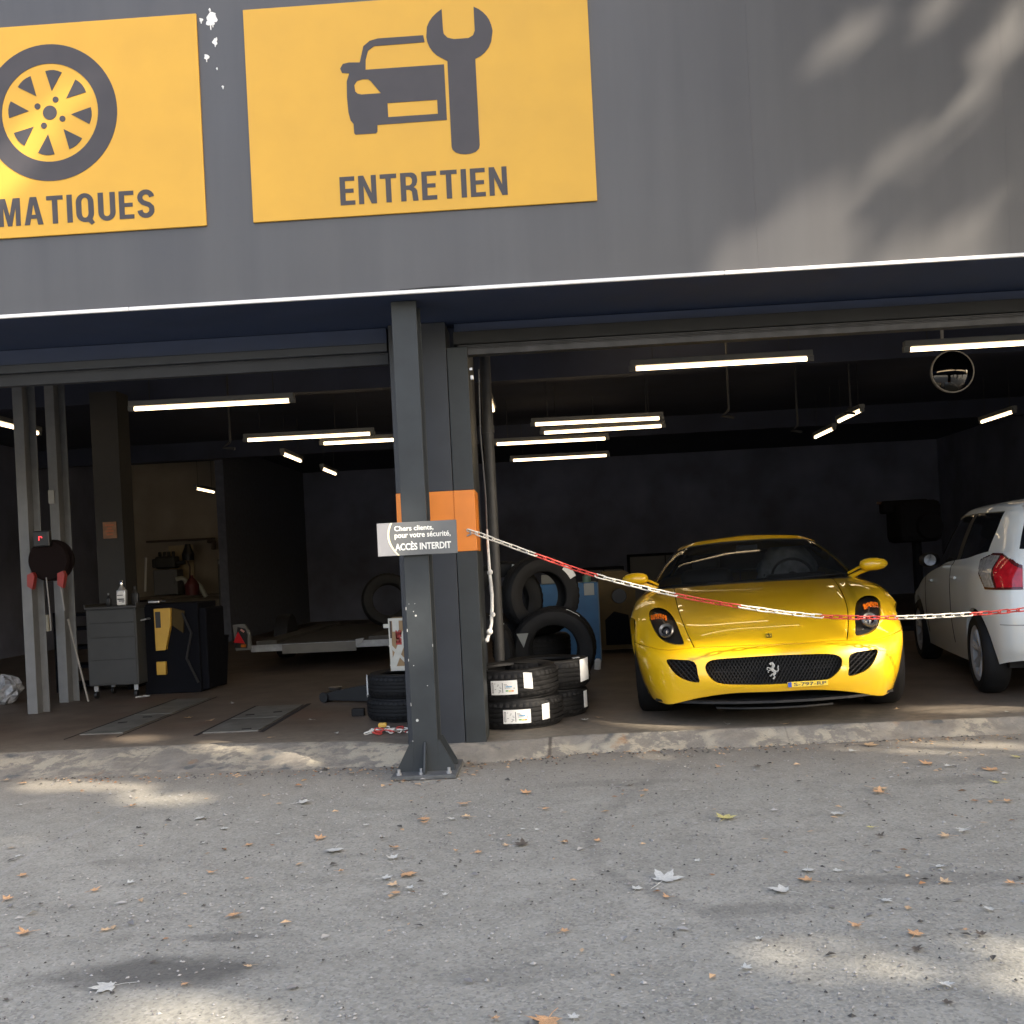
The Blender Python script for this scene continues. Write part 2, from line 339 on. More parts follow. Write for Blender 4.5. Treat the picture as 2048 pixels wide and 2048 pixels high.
# ---------------------------------------------------------------- ground
def sheet(name, xs, ys, z, mat):
    m = MB(); nx, ny = len(xs), len(ys)
    m.add([(x, y, z(x, y)) for y in ys for x in xs], [(j*nx+i, j*nx+i+1, (j+1)*nx+i+1, (j+1)*nx+i) for j in range(ny-1) for i in range(nx-1)])
    return m.build(name, mat, smooth=60)
xs = [-400, -100, -30, -10]+list(np.linspace(-5, 5, 120))+[10, 30, 100, 400]
ys = [-400, -100, -30, -12]+list(np.linspace(-6, .4, 90))+[1, 30, 100, 400]
def gz(x, y):
    if abs(x) > 5 or y < -6 or y > .4: return 0
    return -.004+.006*(math.sin(x*1.9+y*2.3)*math.sin(y*1.7-x*.8))*.6
tag(sheet('ground', [float(x) for x in xs], [float(y) for y in ys], gz, asph), 'grey weathered asphalt forecourt strewn with leaves', kind='structure')
LX = [-9, -4, -3.5, -2.4, -2.2, -1.3, -.95, -.4, .12, 1, 3, 9]
LT = [.3, .3, .31, .32, .28, .15, -.06, -.08, .04, .04, .03, .03]
LB = [-.21, -.21, -.20, -.28, -.31, -.28, -.30, -.29, -.13, -.12, -.09, -.09]
m = MB(); NX = 260; NY = 14; xs = np.linspace(-9, 9, NX); vs = []
for i, x in enumerate(xs):
    t, b = np.interp(x, LX, LT), np.interp(x, LX, LB)
    for j in range(NY):
        k = j/(NY-1); y = b-.03+(t+.06-b)*k
        s_ = min(1, max(0, k*1.08)); z = -.012+.092*(s_**1.25*(1.25-.25*s_)) if j < NY-1 else .0805
        w = math.sin(k*math.pi); z += w*.009*math.sin(x*23+k*5)*math.sin(x*7.3+1)+w*.004*math.sin(x*61+k*17)
        vs.append((x, y+w*.02*math.sin(x*9+k*3), min(z, .0805)))
m.add(vs, [(i*NY+j, (i+1)*NY+j, (i+1)*NY+j+1, i*NY+j+1) for i in range(NX-1) for j in range(NY-1)])
tag(m.build('kerb', lipm, smooth=70), 'worn sloping concrete sill along the open workshop bays', kind='structure')
m = MB(); xs2 = np.linspace(-9, 9, 100); vs = []
for x in xs2: vs += [(x, np.interp(x, LX, LT)+.02, .08), (x, 17, .08)]
m.add(vs, [(2*i, 2*i+2, 2*i+3, 2*i+1) for i in range(len(xs2)-1)])
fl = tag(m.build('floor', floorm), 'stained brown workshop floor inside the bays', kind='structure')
def plate(poly, z0=.08, z1=.088):
    MB().prism(poly, y0=z0, y1=z1, plane='XY').build('floor_plate', plate_m, fl)
for p in ([(-2.60, .80), (-2.19, .80), (-2.19, 1.43), (-2.60, 1.43)], [(-2.60, 1.45), (-2.19, 1.45), (-2.19, 2.13), (-2.60, 2.13)],
          [(-3.60, .98), (-3.27, .98), (-3.27, 1.92), (-3.60, 1.92)], [(-3.60, 1.95), (-3.27, 1.95), (-3.27, 2.9), (-3.60, 2.9)]): plate(p)
m = MB()
for x0, y0, x1, y1, w in ((-2.625, .7, -2.615, 2.2, .02), (-2.165, .75, -2.15, 2.2, .022), (-3.63, .8, -3.63, 3.0, .012), (-3.24, .8, -3.24, 3.0, .012)):
    m.box((min(x0, x1)-w/2, y0, .0805), (max(x0, x1)+w/2, y1, .083))
for x, y in ((-2.5, 1.62), (-2.3, 1.72), (-3.5, 1.5), (-3.4, 1.75), (-2.3, .88)): m.box((x-.035, y-.02, .088), (x+.035, y+.02, .0905), rot=(0, 0, .3))
tag(m.build('floor_slot', black_m, fl), kind='stuff')

# ---------------------------------------------------------------- building
bld = thing('workshop_building', 'dark grey workshop front with two wide open garage bays', 'building', (0, 0, 0))
for a, b in ((-9, 1.2448), (1.2452, 2.6398), (2.6402, 4.0418), (4.0422, 9)):
    MB().box((a, -.72, 2.788), (b, -.622, 6.6), .0003).build('fascia_panel', fascia_m, bld)
for a, b in ((-9, -2.352), (-2.349, 1.05), (1.053, 9)):
    MB().box((a, -.742, 2.767), (b, -.723, 2.7875), .003).build('fascia_trim', white_trim, bld)
MB().box((-9, -.722, 2.768), (9, .14, 2.7875)).build('soffit', navy, bld)
MB().box((-9, -.62, 2.79), (9, -.5, 6.6)).build('wall', navy, bld)
MB().box((-9, .02, 2.66), (-.99, .14, 2.764)).build('lintel', navy, bld)
MB().box((-.55, .02, 2.70), (9, .14, 2.764)).build('lintel', navy, bld)
# door heads of the two bays (roller doors run up)
d1 = MB().box((-9, .0, 2.61), (-.985, .10, 2.665), .004).build('door_frame', anth2, bld)
MB().box((-9, .03, 2.532), (-.985, .085, 2.598), .004).box((-9, .04, 2.598), (-.985, .08, 2.61)).build('roller_door', M('door_grey', (.040, .044, .052), .6, var=.1, scale=6, spec=.25), bld)
MB().box((-.555, -.03, 2.622), (9, .10, 2.702), .004).build('door_frame', M('frame_grey', (.026, .027, .028), .65, var=.15, scale=5, spec=.2), bld)
m = MB().box((-.55, -.02, 2.552), (9, .06, 2.590), .003)
for k in range(3): m.box((-.53, -.012, 2.592+k*.0095), (9, .05, 2.598+k*.0095))
m.build('roller_door', M('door_steel', (.050, .051, .055), .55, metal=.1, var=.35, scale=9, bump=.2, bscale=30), bld)
# jambs between the bays: two box sections, dark with an orange band
def jamb(a, b, y, name='pillar', mat=anth, zt=2.68):
    p = MB().box((a, y, .075), (b, y+.3, 1.30), .004).box((a, y, 1.688), (b, y+.3, zt), .004).build(name, mat, bld)
    MB().box((a-.002, y-.004, 1.30), (b+.002, y+.3, 1.688), .003).build('orange_band', orange_m, p)
    return p
jamb(-.598, -.467, -.05, zt=2.60); jamb(-.968, -.602, -.045, mat=anth2, zt=2.766)
jamb(3.75, 4.2, -.05); jamb(-4.9, -4.45, -.05)
# shell of the workshop
for a, b in (((-9.2, .14, 0), (-9, 17, 3.7)), ((9, .14, 0), (9.2, 17, 3.7)), ((-9.2, 17, 0), (9.2, 17.2, 3.7))): MB().box(a, b).build('wall', dark_wall, bld)
MB().box((-9.2, .14, 3.6), (9.2, 17.2, 3.75)).build('ceiling', ceil_m, bld)
for y in (5.0, 10.8): MB().box((-9, y, 3.30), (9, y+.18, 3.6)).build('ceiling_beam', ceil_m, bld)
MB().box((-9, 13.6, .08), (-5.9, 13.75, 3.6)).build('partition_wall', cream_wall, bld)
MB().box((-5.9, 11.2, .08), (-5.75, 17, 3.6)).build('partition_wall', M('partition_dark', (.085, .092, .12), .85, var=.2), bld)
MB().box((-.92, .26, .08), (-.50, .95, 3.6)).build('inner_wall', anth2, bld)
MB().box((-4.93, 4.3, .08), (-4.63, 4.6, 3.3)).build('column', M('brown_column', (.022, .021, .020), .7, var=.2), bld)
# bird droppings stuck on the fascia
m = MB()
dk = 0
for x, z, r in ((-1.787, 4.427, .028), (-1.80, 4.40, .022), (-1.854, 4.415, .010), (-1.779, 4.283, .014), (-1.77, 4.30, .006), (-1.833, 4.201, .014), (-1.746, 4.022, .006), (-1.80, 4.47, .006), (-1.775, 4.13, .004)):
    pts = [(x+r*(1+.35*math.sin(3*t+x*40))*math.cos(t), z+r*1.2*(1+.25*math.cos(2*t+z*30))*math.sin(t)) for t in [2*math.pi*k/14 for k in range(14)]]
    dk += 1; m.prism(pts, y0=-.7215-.0003*dk, y1=-.7195)
    m.prism([(x-.002, z-r*2.1), (x+.003, z-r*2.1), (x+.004, z), (x-.004, z)], y0=-.72137-.0003*dk, y1=-.7195)
tag(m.build('bird_droppings', M('droppings', (.75, .75, .73), .8, var=.15, scale=90), bld), kind='stuff')
MB().prism([(-.80, 2.792), (-.45, 2.795), (-.42, 2.802), (-.60, 2.806), (-.78, 2.80)], y0=-.7215, y1=-.7205).build('scuff_mark', M('scuff', (.03, .03, .03), .8), bld)
# light switch boxes on the jamb
MB().box((-.462, .02, 2.40), (-.44, .06, 2.43), .003).build('sensor', steel, bld)
MB().box((-.462, .01, 2.46), (-.445, .04, 2.475)).build('sensor', steel, bld)

t = thing('column_notice', 'small brown and orange notice on the dark column in the left bay', 'notice', (-4.77, 4.297, 1.70))
MB().box((-.075, -.012, 0), (.075, 0, .18), .003).build('panel', M('notice_brown', (.20, .10, .05), .6, var=.25, scale=20), t)
for z, w in ((.135, .10), (.10, .05), (.07, .09), (.035, .07)): MB().box((-w/2, -.0145, z), (w/2, -.0125, z+.018)).build('print', M('notice_print', (.34, .10, .035), .6), t)
# steel post in front
post = thing('steel_post', 'dark grey steel post with gusseted base plate standing before the bays', 'post', (-.785, -.5, 0))
m = MB().box((-.0735, -.10, .02), (.0735, -.088, 2.764), .002).box((-.0735, .078, .02), (.0735, .09, 2.764), .002).box((-.004, -.088, .02), (.004, .078, 2.764))
m.build('shaft', anth, post)
MB().box((-.19, -.225, .0), (.185, .225, .022), .003).build('base_plate', M('plate_paint', (.075, .08, .082), .6, var=.35, scale=18, bump=.25, bscale=60), post)
for sgn in (-1, 1):
    for y in (-.094, .084): MB().prism([(sgn*.0735, .022), (sgn*.165, .022), (sgn*.165, .05), (sgn*.085, .20), (sgn*.0735, .20)], y0=y-.005, y1=y+.005).build('gusset', anth, post)
MB().prism([(-.10, .022), (-.20, .022), (-.20, .045), (-.115, .19), (-.10, .19)], y0=-.005, y1=.005, plane='YZ').build('gusset', anth, post)
for x, y in ((-.15, -.18), (-.02, -.18), (.14, -.18), (-.15, .18), (.14, .18)):
    MB().lathe([(.016, .022), (.016, .034), (.009, .034), (.009, .055)], 6, at=(x, y, 0)).build('bolt', galv, post)
m = MB(); random.seed(3)
for k in range(7):
    z = random.uniform(.15, 1.25); x = random.choice((-.0725, .0725)) + random.uniform(-.001, .001); h = random.uniform(.003, .018)
    m.box((x-.0018, -.1010, z), (x+.0018, -.0995, z+h))
for x, z, r in ((-.018, .93, .006), (-.03, .955, .003), (-.045, .64, .003), (-.04, .32, .008), (.03, .52, .003), (-.055, 1.0, .002), (-.02, 1.0, .002)):
    m.prism(circle(x, z, r, 8), y0=-.1014, y1=-.0995)
tag(m.build('paint_chips', M('chip', (.42, .43, .42), .7), post), kind='stuff')

# ---------------------------------------------------------------- big signs
def big_sign(x0, x1, label):
    t = thing('wall_sign', label, 'sign', ((x0+x1)/2, -.72, 3.229), group='yellow service signs on the fascia')
    MB().box((x0-(x0+x1)/2, -.014, 0), (x1-(x0+x1)/2, -.0005, 1.219), .003).build('panel', sign_y, t)
    return t
def sh(L, cx): return [(x-cx, z-3.229) for x, z in L]
s1 = big_sign(-1.606, .361, 'yellow fascia sign with car and spanner pictogram reading ENTRETIEN'); cx1 = (-1.606+.361)/2
CAR = [(-.571, 4.189), (-.577, 4.229), (-.837, 4.229), (-.884, 4.219), (-.922, 4.191), (-.947, 4.1), (-1.009, 4.104), (-1.045, 4.098), (-1.061, 4.072), (-1.052, 4.047), (-1.01, 4.042), (-1.027, 3.997), (-1.03, 3.904), (-1.026, 3.821), (-1.016, 3.774), (-1., 3.752), (-.999, 3.70), (-.992, 3.691), (-.874, 3.691), (-.866, 3.70), (-.864, 3.738), (-.466, 3.74), (-.467, 4.056), (-.916, 4.056), (-.913, 4.113), (-.897, 4.164), (-.86, 4.187)]
LAMP = [(-.936, 4.003), (-.905, 4.002), (-.890, 3.99), (-.835, 3.917), (-.946, 3.917), (-.968, 3.923), (-.981, 3.937), (-.985, 3.973), (-.968, 3.996)]
PL = [(-.80, 3.858), (-.516, 3.858), (-.516, 3.778), (-.80, 3.778)]
WR = [(-.465, 4.37), (-.496, 4.350), (-.521, 4.328), (-.540, 4.303), (-.554, 4.274), (-.56, 4.217), (-.556, 4.19), (-.545, 4.16), (-.528, 4.133), (-.506, 4.11), (-.447, 4.073), (-.447, 3.586), (-.443, 3.57), (-.425, 3.552), (-.40, 3.542), (-.37, 3.538), (-.34, 3.54), (-.312, 3.548), (-.292, 3.566), (-.287, 3.586), (-.288, 4.075), (-.258, 4.088), (-.232, 4.107), (-.208, 4.135), (-.193, 4.166), (-.182, 4.227), (-.188, 4.26), (-.198, 4.289), (-.212, 4.313), (-.231, 4.335), (-.255, 4.355), (-.283, 4.37), (-.283, 4.234), (-.294, 4.209), (-.321, 4.195), (-.403, 4.195), (-.439, 4.205), (-.460, 4.228), (-.463, 4.25)]
MB().prism(sh(CAR, cx1), [sh(LAMP, cx1), sh(PL, cx1)], y0=-.0165, y1=-.0138).build('car_pictogram', sign_k, s1)
MB().prism(sh(WR, cx1), y0=-.0165, y1=-.0138).build('spanner_pictogram', sign_k, s1)
block_text('letter', 'ENTRETIEN', -1.097-cx1, -.142-cx1, 3.294-3.229, 3.455-3.229, -.0165, sign_k, s1)
s2 = big_sign(-3.85, -1.878, 'yellow fascia sign with wheel pictogram reading PNEUMATIQUES'); cx2 = (-3.85-1.878)/2
wx, wz = -2.757-cx2, 3.936-3.229
MB().prism(circle(wx, wz, .394, 72), [circle(wx, wz, .283, 60)], y0=-.0165, y1=-.0138).build('wheel_pictogram', sign_k, s2)
m = MB()
for k in range(8):
    a = R(82+45*k); ca, sa = math.cos(a), math.sin(a); P = []
    for rr, tt in ((.125, 0), (.236, .0485), (.243, .025), (.246, 0), (.243, -.025), (.236, -.0485)): P.append((wx+ca*rr-sa*tt, wz+sa*rr+ca*tt))
    m.prism(P, y0=-.0165, y1=-.0138)
for rr, a, q in ((0, 0, .041), (.082, 63, .0175), (.082, 150, .0175), (.082, 242, .0175), (.082, 331, .0175)):
    m.prism(circle(wx+rr*math.cos(R(a)), wz+rr*math.sin(R(a)), q, 24), y0=-.0165, y1=-.0138)
m.build('wheel_pictogram', sign_k, s2)
MB().prism([(wx-.62, .30), (wx-.40, .30), (wx-.36, .33), (wx-.335, .38), (wx-.335, .44), (wx-.36, .47), (wx-.62, .47)], y0=-.0165, y1=-.0138).build('tyre_pictogram', sign_k, s2)
block_text('letter', 'PNEU', -3.56-cx2, -3.115-cx2, 3.296-3.229, 3.456-3.229, -.0165, sign_k, s2)
block_text('letter', 'MATIQUES', -3.088-cx2, -2.173-cx2, 3.296-3.229, 3.456-3.229, -.0165, sign_k, s2)
# the small notice on the post
ns = thing('notice_sign', 'small grey notice on the post reading ACCES INTERDIT', 'sign', (-.769, -.62, 1.283), (0, 0, 0))
MB().box((-.232, -.012, 0), (.232, .0, .193), .002).build('panel', notice_g, ns)
arc = lambda r: [(-.022+.0, 0)]
L1 = []; L2 = []
for k in range(15):
    t = k/14; z = .002+.189*t; x = -.172+.36*(t-.62)**2*.28*1.0
    L1.append((x+.044*(t-.62)**2, z)); L2.append((x+.011+.044*(t-.62)**2, z))
MB().prism([(-.2305, .002)]+L1+[(-.2305, .191)], y0=-.0135, y1=-.0118).build('light_panel', notice_l, ns)
MB().prism(L1+L2[::-1], y0=-.0145, y1=-.0118).build('arc_line', notice_c, ns)
text_fit('lettering', 'Chers clients,', -.130, .098, .138, .172, -.0135, white_p, ns, bold=.018, depth=.001)
text_fit('lettering', 'pour votre sécurité,', -.130, .196, .092, .133, -.0135, white_p, ns, bold=.018, depth=.001)
text_fit('lettering', 'ACCÈS INTERDIT', -.130, .196, .030, .080, -.0135, white_p, ns, bold=.026, depth=.001)
# ---------------------------------------------------------------- fluorescent lights
def lamp_mesh(L):
    h = MB().box((-L/2-.05, -.035, .022), (L/2+.05, .035, .075), .006).box((-L/2-.06, -.022, -.02), (-L/2, .022, .03), .004).box((L/2, -.022, -.02), (L/2+.06, .022, .03), .004).mesh('housing', housing)
    t = MB().lathe([(.001, -L/2), (.019, -L/2), (.019, L/2), (.001, L/2)], 12, 'X', at=(0, 0, 0)).mesh('tube', tube_on, smooth=40)
    wm = M('hanger_dark', (.03, .03, .03), .6); w = MB().tube([(-L*.4, 0, .07), (-L*.4, 0, .6)], .004, 5).mesh('hanger', wm); w2 = MB().tube([(L*.4, 0, .07), (L*.4, 0, .6)], .004, 5).mesh('hanger', wm)
    return h, t, w, w2
LM = {}
def lamp(x, y, z, L, rz, label):
    if L not in LM: LM[L] = lamp_mesh(L)
    t = thing('tube_light', label, 'light', (x, y, z), (0, 0, rz), 'fluorescent tube lights under the workshop ceiling')
    for n, me in zip(('housing', 'tube', 'hanger', 'hanger'), LM[L]): link(n, me, t)
for a in ((-3.19, 3.12, 0.02, 'lit tube light nearest the door, across the left bay'), (-2.88, 5.72, .02, 'lit tube light second row in the left bay, left of the post'),
          (-2.10, 6.42, .02, 'lit tube light in the left bay partly cut off by the steel post'), (1.585, 2.51, .0, 'lit tube light just inside the right bay above the yellow car'),
          (3.93, 2.36, .0, 'lit tube light above the round mirror at the right bay head'), (.64, 5.75, .04, 'upper of the two closely spaced lit tube lights in the right bay'),
          (.745, 6.53, -.03, 'lower of the two closely spaced lit tube lights in the right bay'), (.08, 7.5, .02, 'lit tube light third down beside the drain pipe, right bay'),
          (1.50, 4.3, .0, 'lit tube light high under the ceiling above the yellow car'), (.22, 9.77, .0, 'lowest and farthest crosswise lit tube light in the right bay')):
    lamp(a[0], a[1], 3.50 if a[1] == 4.3 else 2.88, 1.5, a[2], a[3])
for a in ((-5.5, 3.6, 'lit tube light at the left edge above the grey upright'), (-6.44, 12.2, 'lit tube light hanging near the cream back wall'),
          (-3.62, 7.75, 'nearer of two short-looking lit tube lights running into the left bay'), (-3.58, 9.95, 'farther of two short-looking lit tube lights running into the left bay'),
          (-.55, 3.95, 'lit tube light end seen beside the door jamb of the right bay'), (4.05, 8.3, 'lower left of two receding lit tube lights above the yellow car'),
          (3.9, 6.55, 'upper right of two receding lit tube lights above the yellow car'), (6.17, 7.5, 'receding lit tube light below the round mirror')):
    lamp(a[0], a[1], 2.88, .95 if a[1] > 3.7 else 1.3, R(90), a[2])
# cables and hooks hanging from the ceiling
m = MB()
for x, y, z in ((2.0, 4.5, 2.75), (3.6, 5.5, 2.85), (3.15, 6.2, 2.75), (-3.5, 4.6, 2.72)):
    m.tube([(x, y, 3.6), (x, y, z)], .012, 6); m.tube([(x, y, z), (x-.08, y, z-.06), (x+.05, y, z-.08)], .018, 6)
tag(m.build('ceiling_hose', M('hose_dark', (.035, .035, .037), .6), bld), kind='stuff')
# convex mirror
cm = thing('convex_mirror', 'round convex mirror hanging high in the right bay', 'mirror', (3.79, 3.0, 2.78))
MB().lathe([(.001, -.06), (.06, -.056), (.12, -.042), (.165, -.020), (.19, 0), (.19, .02), (.001, .02)], 40, 'Y').build('mirror_face', M('mirror_glass', (.07, .07, .07), .06, metal=1), cm, smooth=40)
MB().lathe([(.186, -.006), (.196, -.006), (.20, .0), (.196, .03), (.186, .03)], 40, 'Y', closed=True).build('rim', M('mirror_rim', (.2, .2, .2), .4), cm, smooth=40)
MB().tube([(0, .03, 0), (0, .2, .3), (0, .2, .82)], .015, 8).build('bracket', galv, cm)
# drain pipe and rope by the jamb
tag(MB().tube([(-.425, 1.15, .08), (-.425, 1.15, 3.2)], .040, 14).tube([(-.425, 1.15, 2.2), (-.425, 1.15, 2.26)], .047, 14).build('drain_pipe', M('pipe_grey', (.05, .05, .05), .55, var=.2), smooth=40), 'dark drain pipe inside the right door jamb', 'pipe')
rp = thing('rope', 'frayed white rope with knots hanging beside the jamb', 'rope', (-.42, .2, .70))
P = [(-.415, .2, 2.5), (-.425, .2, 2.08), (-.41, .2, 1.64), (-.413, .2, 1.44)]
MB().tube([(p[0]+.42, 0, p[2]-.70) for p in P], .005, 6).build('cord', M('cord_grey', (.10, .10, .10), .8), rp)
P = [(-.413, 1.44), (-.412, 1.3), (-.410, 1.154), (-.404, 1.07), (-.402, 1.0), (-.405, .93), (-.411, .875), (-.414, .82), (-.430, .76), (-.445, .72)]
MB().tube([(p[0]+.42, 0, p[1]-.70) for p in P], [.006, .009, .011, .012, .012, .012, .012, .011, .011, .012], 10).build('cord', rope_m, rp, smooth=50)
for x, z, r in ((-.408, 1.155, .020), (-.404, .875, .018), (-.430, .762, .022), (-.450, .708, .016)):
    MB().lathe([(.001, -r), (r*.7, -r*.75), (r, -.1*r), (r*.85, .6*r), (r*.4, r)], 10, 'Z').build('knot', rope_m, rp, loc=(x+.42, .0, z-.70), rot=(.4, .5, 0), smooth=60)

# ---------------------------------------------------------------- tyres
def tyre_mesh(name, Rr, w, rim, n=132):
    h = w/2; s = Rr-rim
    # (radius, height, slot depth) from the inner bead round the tread back to the inner bead
    pr = [(rim, -h*.72, 0), (rim+.006, -h*.86, 0), (rim+s*.30, -h*.985, 0), (rim+s*.55, -h, 0), (rim+s*.78, -h*.965, 0), (Rr-.022, -h*.86, .000), (Rr-.012, -h*.80, .006), (Rr-.003, -h*.66, .007), (Rr-.001, -h*.52, .007)]
    for g in (-.46, -.16, .16, .46):
        pr += [(Rr-.001, h*(g-.035), .0015), (Rr-.009, h*(g-.028), 0), (Rr-.009, h*(g+.028), 0), (Rr-.001, h*(g+.035), .0015)]
        if g < .4: pr += [(Rr+.001, h*(g+.15), .004 if g in (-.46, .16) else 0)]
    pr += [(Rr-.001, h*.52, .007), (Rr-.003, h*.66, .007), (Rr-.012, h*.80, .006), (Rr-.022, h*.86, 0), (rim+s*.78, h*.965, 0), (rim+s*.55, h, 0), (rim+s*.30, h*.985, 0), (rim+.006, h*.86, 0), (rim, h*.72, 0), (rim+.02, h*.66, 0), (Rr-.03, h*.70, 0), (Rr-.024, 0, 0), (Rr-.03, -h*.70, 0), (rim+.02, -h*.66, 0)]
    vs = []; L = len(pr)
    for r, z, d in pr:
        for k in range(n):
            t = 2*math.pi*(k+(.3 if z > 0 else 0))/n; q = r-(d if k % 3 == 0 else 0)
            vs.append((q*math.cos(t), q*math.sin(t), z))
    fs = [(i*n+k, i*n+(k+1) % n, ((i+1) % L)*n+(k+1) % n, ((i+1) % L)*n+k) for i in range(L) for k in range(n)]
    return MB().add(vs, fs).mesh(name, rubber, smooth=32)
TY = tyre_mesh('tyre', .325, .205, .215); TYn = tyre_mesh('tyre', .325, .175, .215); TYb = tyre_mesh('tyre', .365, .235, .215, 120)
def curved_label(name, Rr, a0, a1, z0, z1, mat, parent, th=.0025, tilt=0.):
    m = MB(); n = 10; vs = []
    for k in range(n+1):
        t = a0+(a1-a0)*k/n
        for rr in (Rr+.001, Rr+.001+th):
            for z in (z0+tilt*(k/n), z1+tilt*(k/n)): vs.append((rr*math.cos(t), rr*math.sin(t), z))
    fs = []
    for k in range(n):
        o, p = 4*k, 4*k+4; fs += [(o+2, p+2, p+3, o+3), (o, o+1, p+1, p), (o, p, p+2, o+2), (o+1, o+3, p+3, p+1)]
    fs += [(0, 2, 3, 1), (4*n, 4*n+1, 4*n+3, 4*n+2)]
    m.add(vs, fs); return m.build(name, mat, parent)
def tyre(mesh, label, loc, rot=(0, 0, 0), group=None):
    o = link('tyre', mesh, None, loc, rot); return tag(o, label, 'tyre', group)
lab_col = [ink, M('label_blue', (.10, .35, .60), .5), M('label_orange', (.75, .30, .06), .5), M('label_green', (.15, .40, .15), .5), M('label_yellow', (.75, .60, .12), .5)]
def eu_label(Rr, a0, a1, z0, z1, parent, tilt=0.):
    """white stock label with bar, ruled lines and coloured arrows"""
    l = curved_label('stock_label', Rr, a0, a1, z0, z1, paper_w, parent, tilt=tilt)
    def on(u0, u1, v0, v1, mi):
        t = tilt
        A0, A1 = a0+(a1-a0)*u0, a0+(a1-a0)*u1; Z0, Z1 = z0+(z1-z0)*v0, z0+(z1-z0)*v1; rr = Rr+.0045
        vs = [(rr*math.cos(a), rr*math.sin(a), z+t*(u0+u1)/2) for a, z in ((A0, Z0), (A1, Z0), (A1, Z1), (A0, Z1))]
        mm.add(vs, [(0, 1, 2, 3)], mi)
    mm = MB(); random.seed(5)
    for u0, u1, v0, v1 in ((.04, .055, .15, .85), (.085, .10, .15, .85), (.04, .10, .84, .87), (.04, .10, .13, .16), (.44, .462, .15, .85)): on(u0, u1, v0, v1, 0)
    for k in range(9): u = random.uniform(.14, .36); v = .14+.08*k; on(u, u+random.uniform(.03, .08), v, v+.03, 0)
    for k in range(4): on(.50+.01*k, .62+.04*k, .72-.09*k, .745-.09*k, 0)
    on(.58, .80, .52, .60, 1); on(.56, .66, .22, .32, 3); on(.67, .76, .20, .30, 4); on(.77, .86, .20, .30, 2); on(.86, .89, .4, .47, 0)
    tag(mm.build('label_print', lab_col, l), kind='stuff'); return l
D = lambda d: R(d)
g1 = 'tyres stacked flat beside the jamb'
t = tyre(TY, 'new tyre at the bottom of the front stack, two white labels', (-.29, .66, .1825), group=g1)
eu_label(.325, D(-105), D(-72), -.055, .038, t); curved_label('stock_label', .325, D(-57), D(-46), -.045, .06, paper_w, t, tilt=.004)
t = tyre(TY, 'new tyre on top of the front stack, two white labels', (-.315, .65, .390), (R(1.5), R(-1.2), 0), g1)
eu_label(.325, D(-114), D(-82), -.055, .040, t); curved_label('stock_label', .325, D(-74), D(-63), -.02, .088, paper_w, t, tilt=-.01)
t = tyre(TY, 'tyre at the bottom of the rear right stack, white sticker on its edge', (-.10, 1.06, .1825), group=g1)
curved_label('stock_label', .325, D(-28), D(-17), -.05, .07, paper_w, t)
t = tyre(TY, 'tyre on top of the rear right stack with a curling white label', (-.075, 1.06, .388), group=g1)
curved_label('stock_label', .327, D(-42), D(-22), -.06, .10, paper_w, t, tilt=.01)
MB().prism([(.20, -.13), (.25, -.09), (.24, -.04), (.19, -.09)], y0=.103, y1=.106, plane='XY').build('stock_label', paper_w, t)
g2 = 'tyres stacked left of the post'
t = tyre(TYn, 'tyre at the bottom of the stack left of the steel post', (-1.13, 1.2, .1675), group=g2)
t = tyre(TYn, 'tyre on top of the stack left of the post, white tag at its left', (-1.12, 1.2, .343), group=g2)
curved_label('stock_label', .326, D(-172), D(-158), -.07, .08, paper_w, t, tilt=0.)
curved_label('stock_label', .33, D(-186), D(-176), -.10, .05, paper_w, t, tilt=0.)
g3 = 'tyres standing behind the flat stacks'
def standing(mesh, label, x, y, z, yaw, lean=0.):
    return tyre(mesh, label, (x, y, z), (R(90)+lean, 0, yaw), g3)
t = standing(TYb, 'big dark tyre standing upright behind the flat stacks', -.02, 2.30, .445, R(4))
curved_label('stock_label', .365, D(50), D(70), .03, .07, paper_w, t)
standing(TYb, 'dark tyre standing directly behind the big upright one', .0, 2.60, .445, R(6))
t = standing(TYb, 'dark tyre standing left, half hidden by the jamb', -.70, 2.25, .445, R(-8))
curved_label('stock_label', .365, D(42), D(64), .0, .10, paper_w, t); 
t = standing(TYb, 'upper standing tyre in front of the blue cabinet, bore facing right', -.115, 2.75, .905, R(24))
MB().prism([(.355*math.cos(D(a)), .355*math.sin(D(a))) for a in (28, 36, 44, 52)]+[(.29*math.cos(D(a)), .29*math.sin(D(a))) for a in (52, 44, 36, 28)], y0=.119, y1=.121, plane='XY').build('stock_label', paper_w, t)
t = standing(TYb, 'rearmost dark tyre leaning behind the upper tyre', -.46, 2.95, .87, R(14))
MB().prism([(.34*math.cos(D(a)), .34*math.sin(D(a))) for a in (62, 70, 78)]+[(.30*math.cos(D(a)), .30*math.sin(D(a))) for a in (78, 70, 62)], y0=.119, y1=.121, plane='XY').build('stock_label', paper_w, t)
tyre(TYb, 'dark tyre lying flat under the upper standing tyre', (-.2, 2.85, .1975), group=g3); tyre(TYb, 'second dark tyre lying flat under the upper standing tyre', (-.22, 2.87, .433), group=g3)
MB().prism([(0, 0), (.10, 0), (.055, -.12)], y0=0, y1=.003).build('paper_tag', M('tag_grey', (.20, .21, .20), .7), None, loc=(-.32, 1.95, .62))
tag(bpy.data.objects['paper_tag'], 'small grey triangular tag hanging between the standing tyres', 'tag')
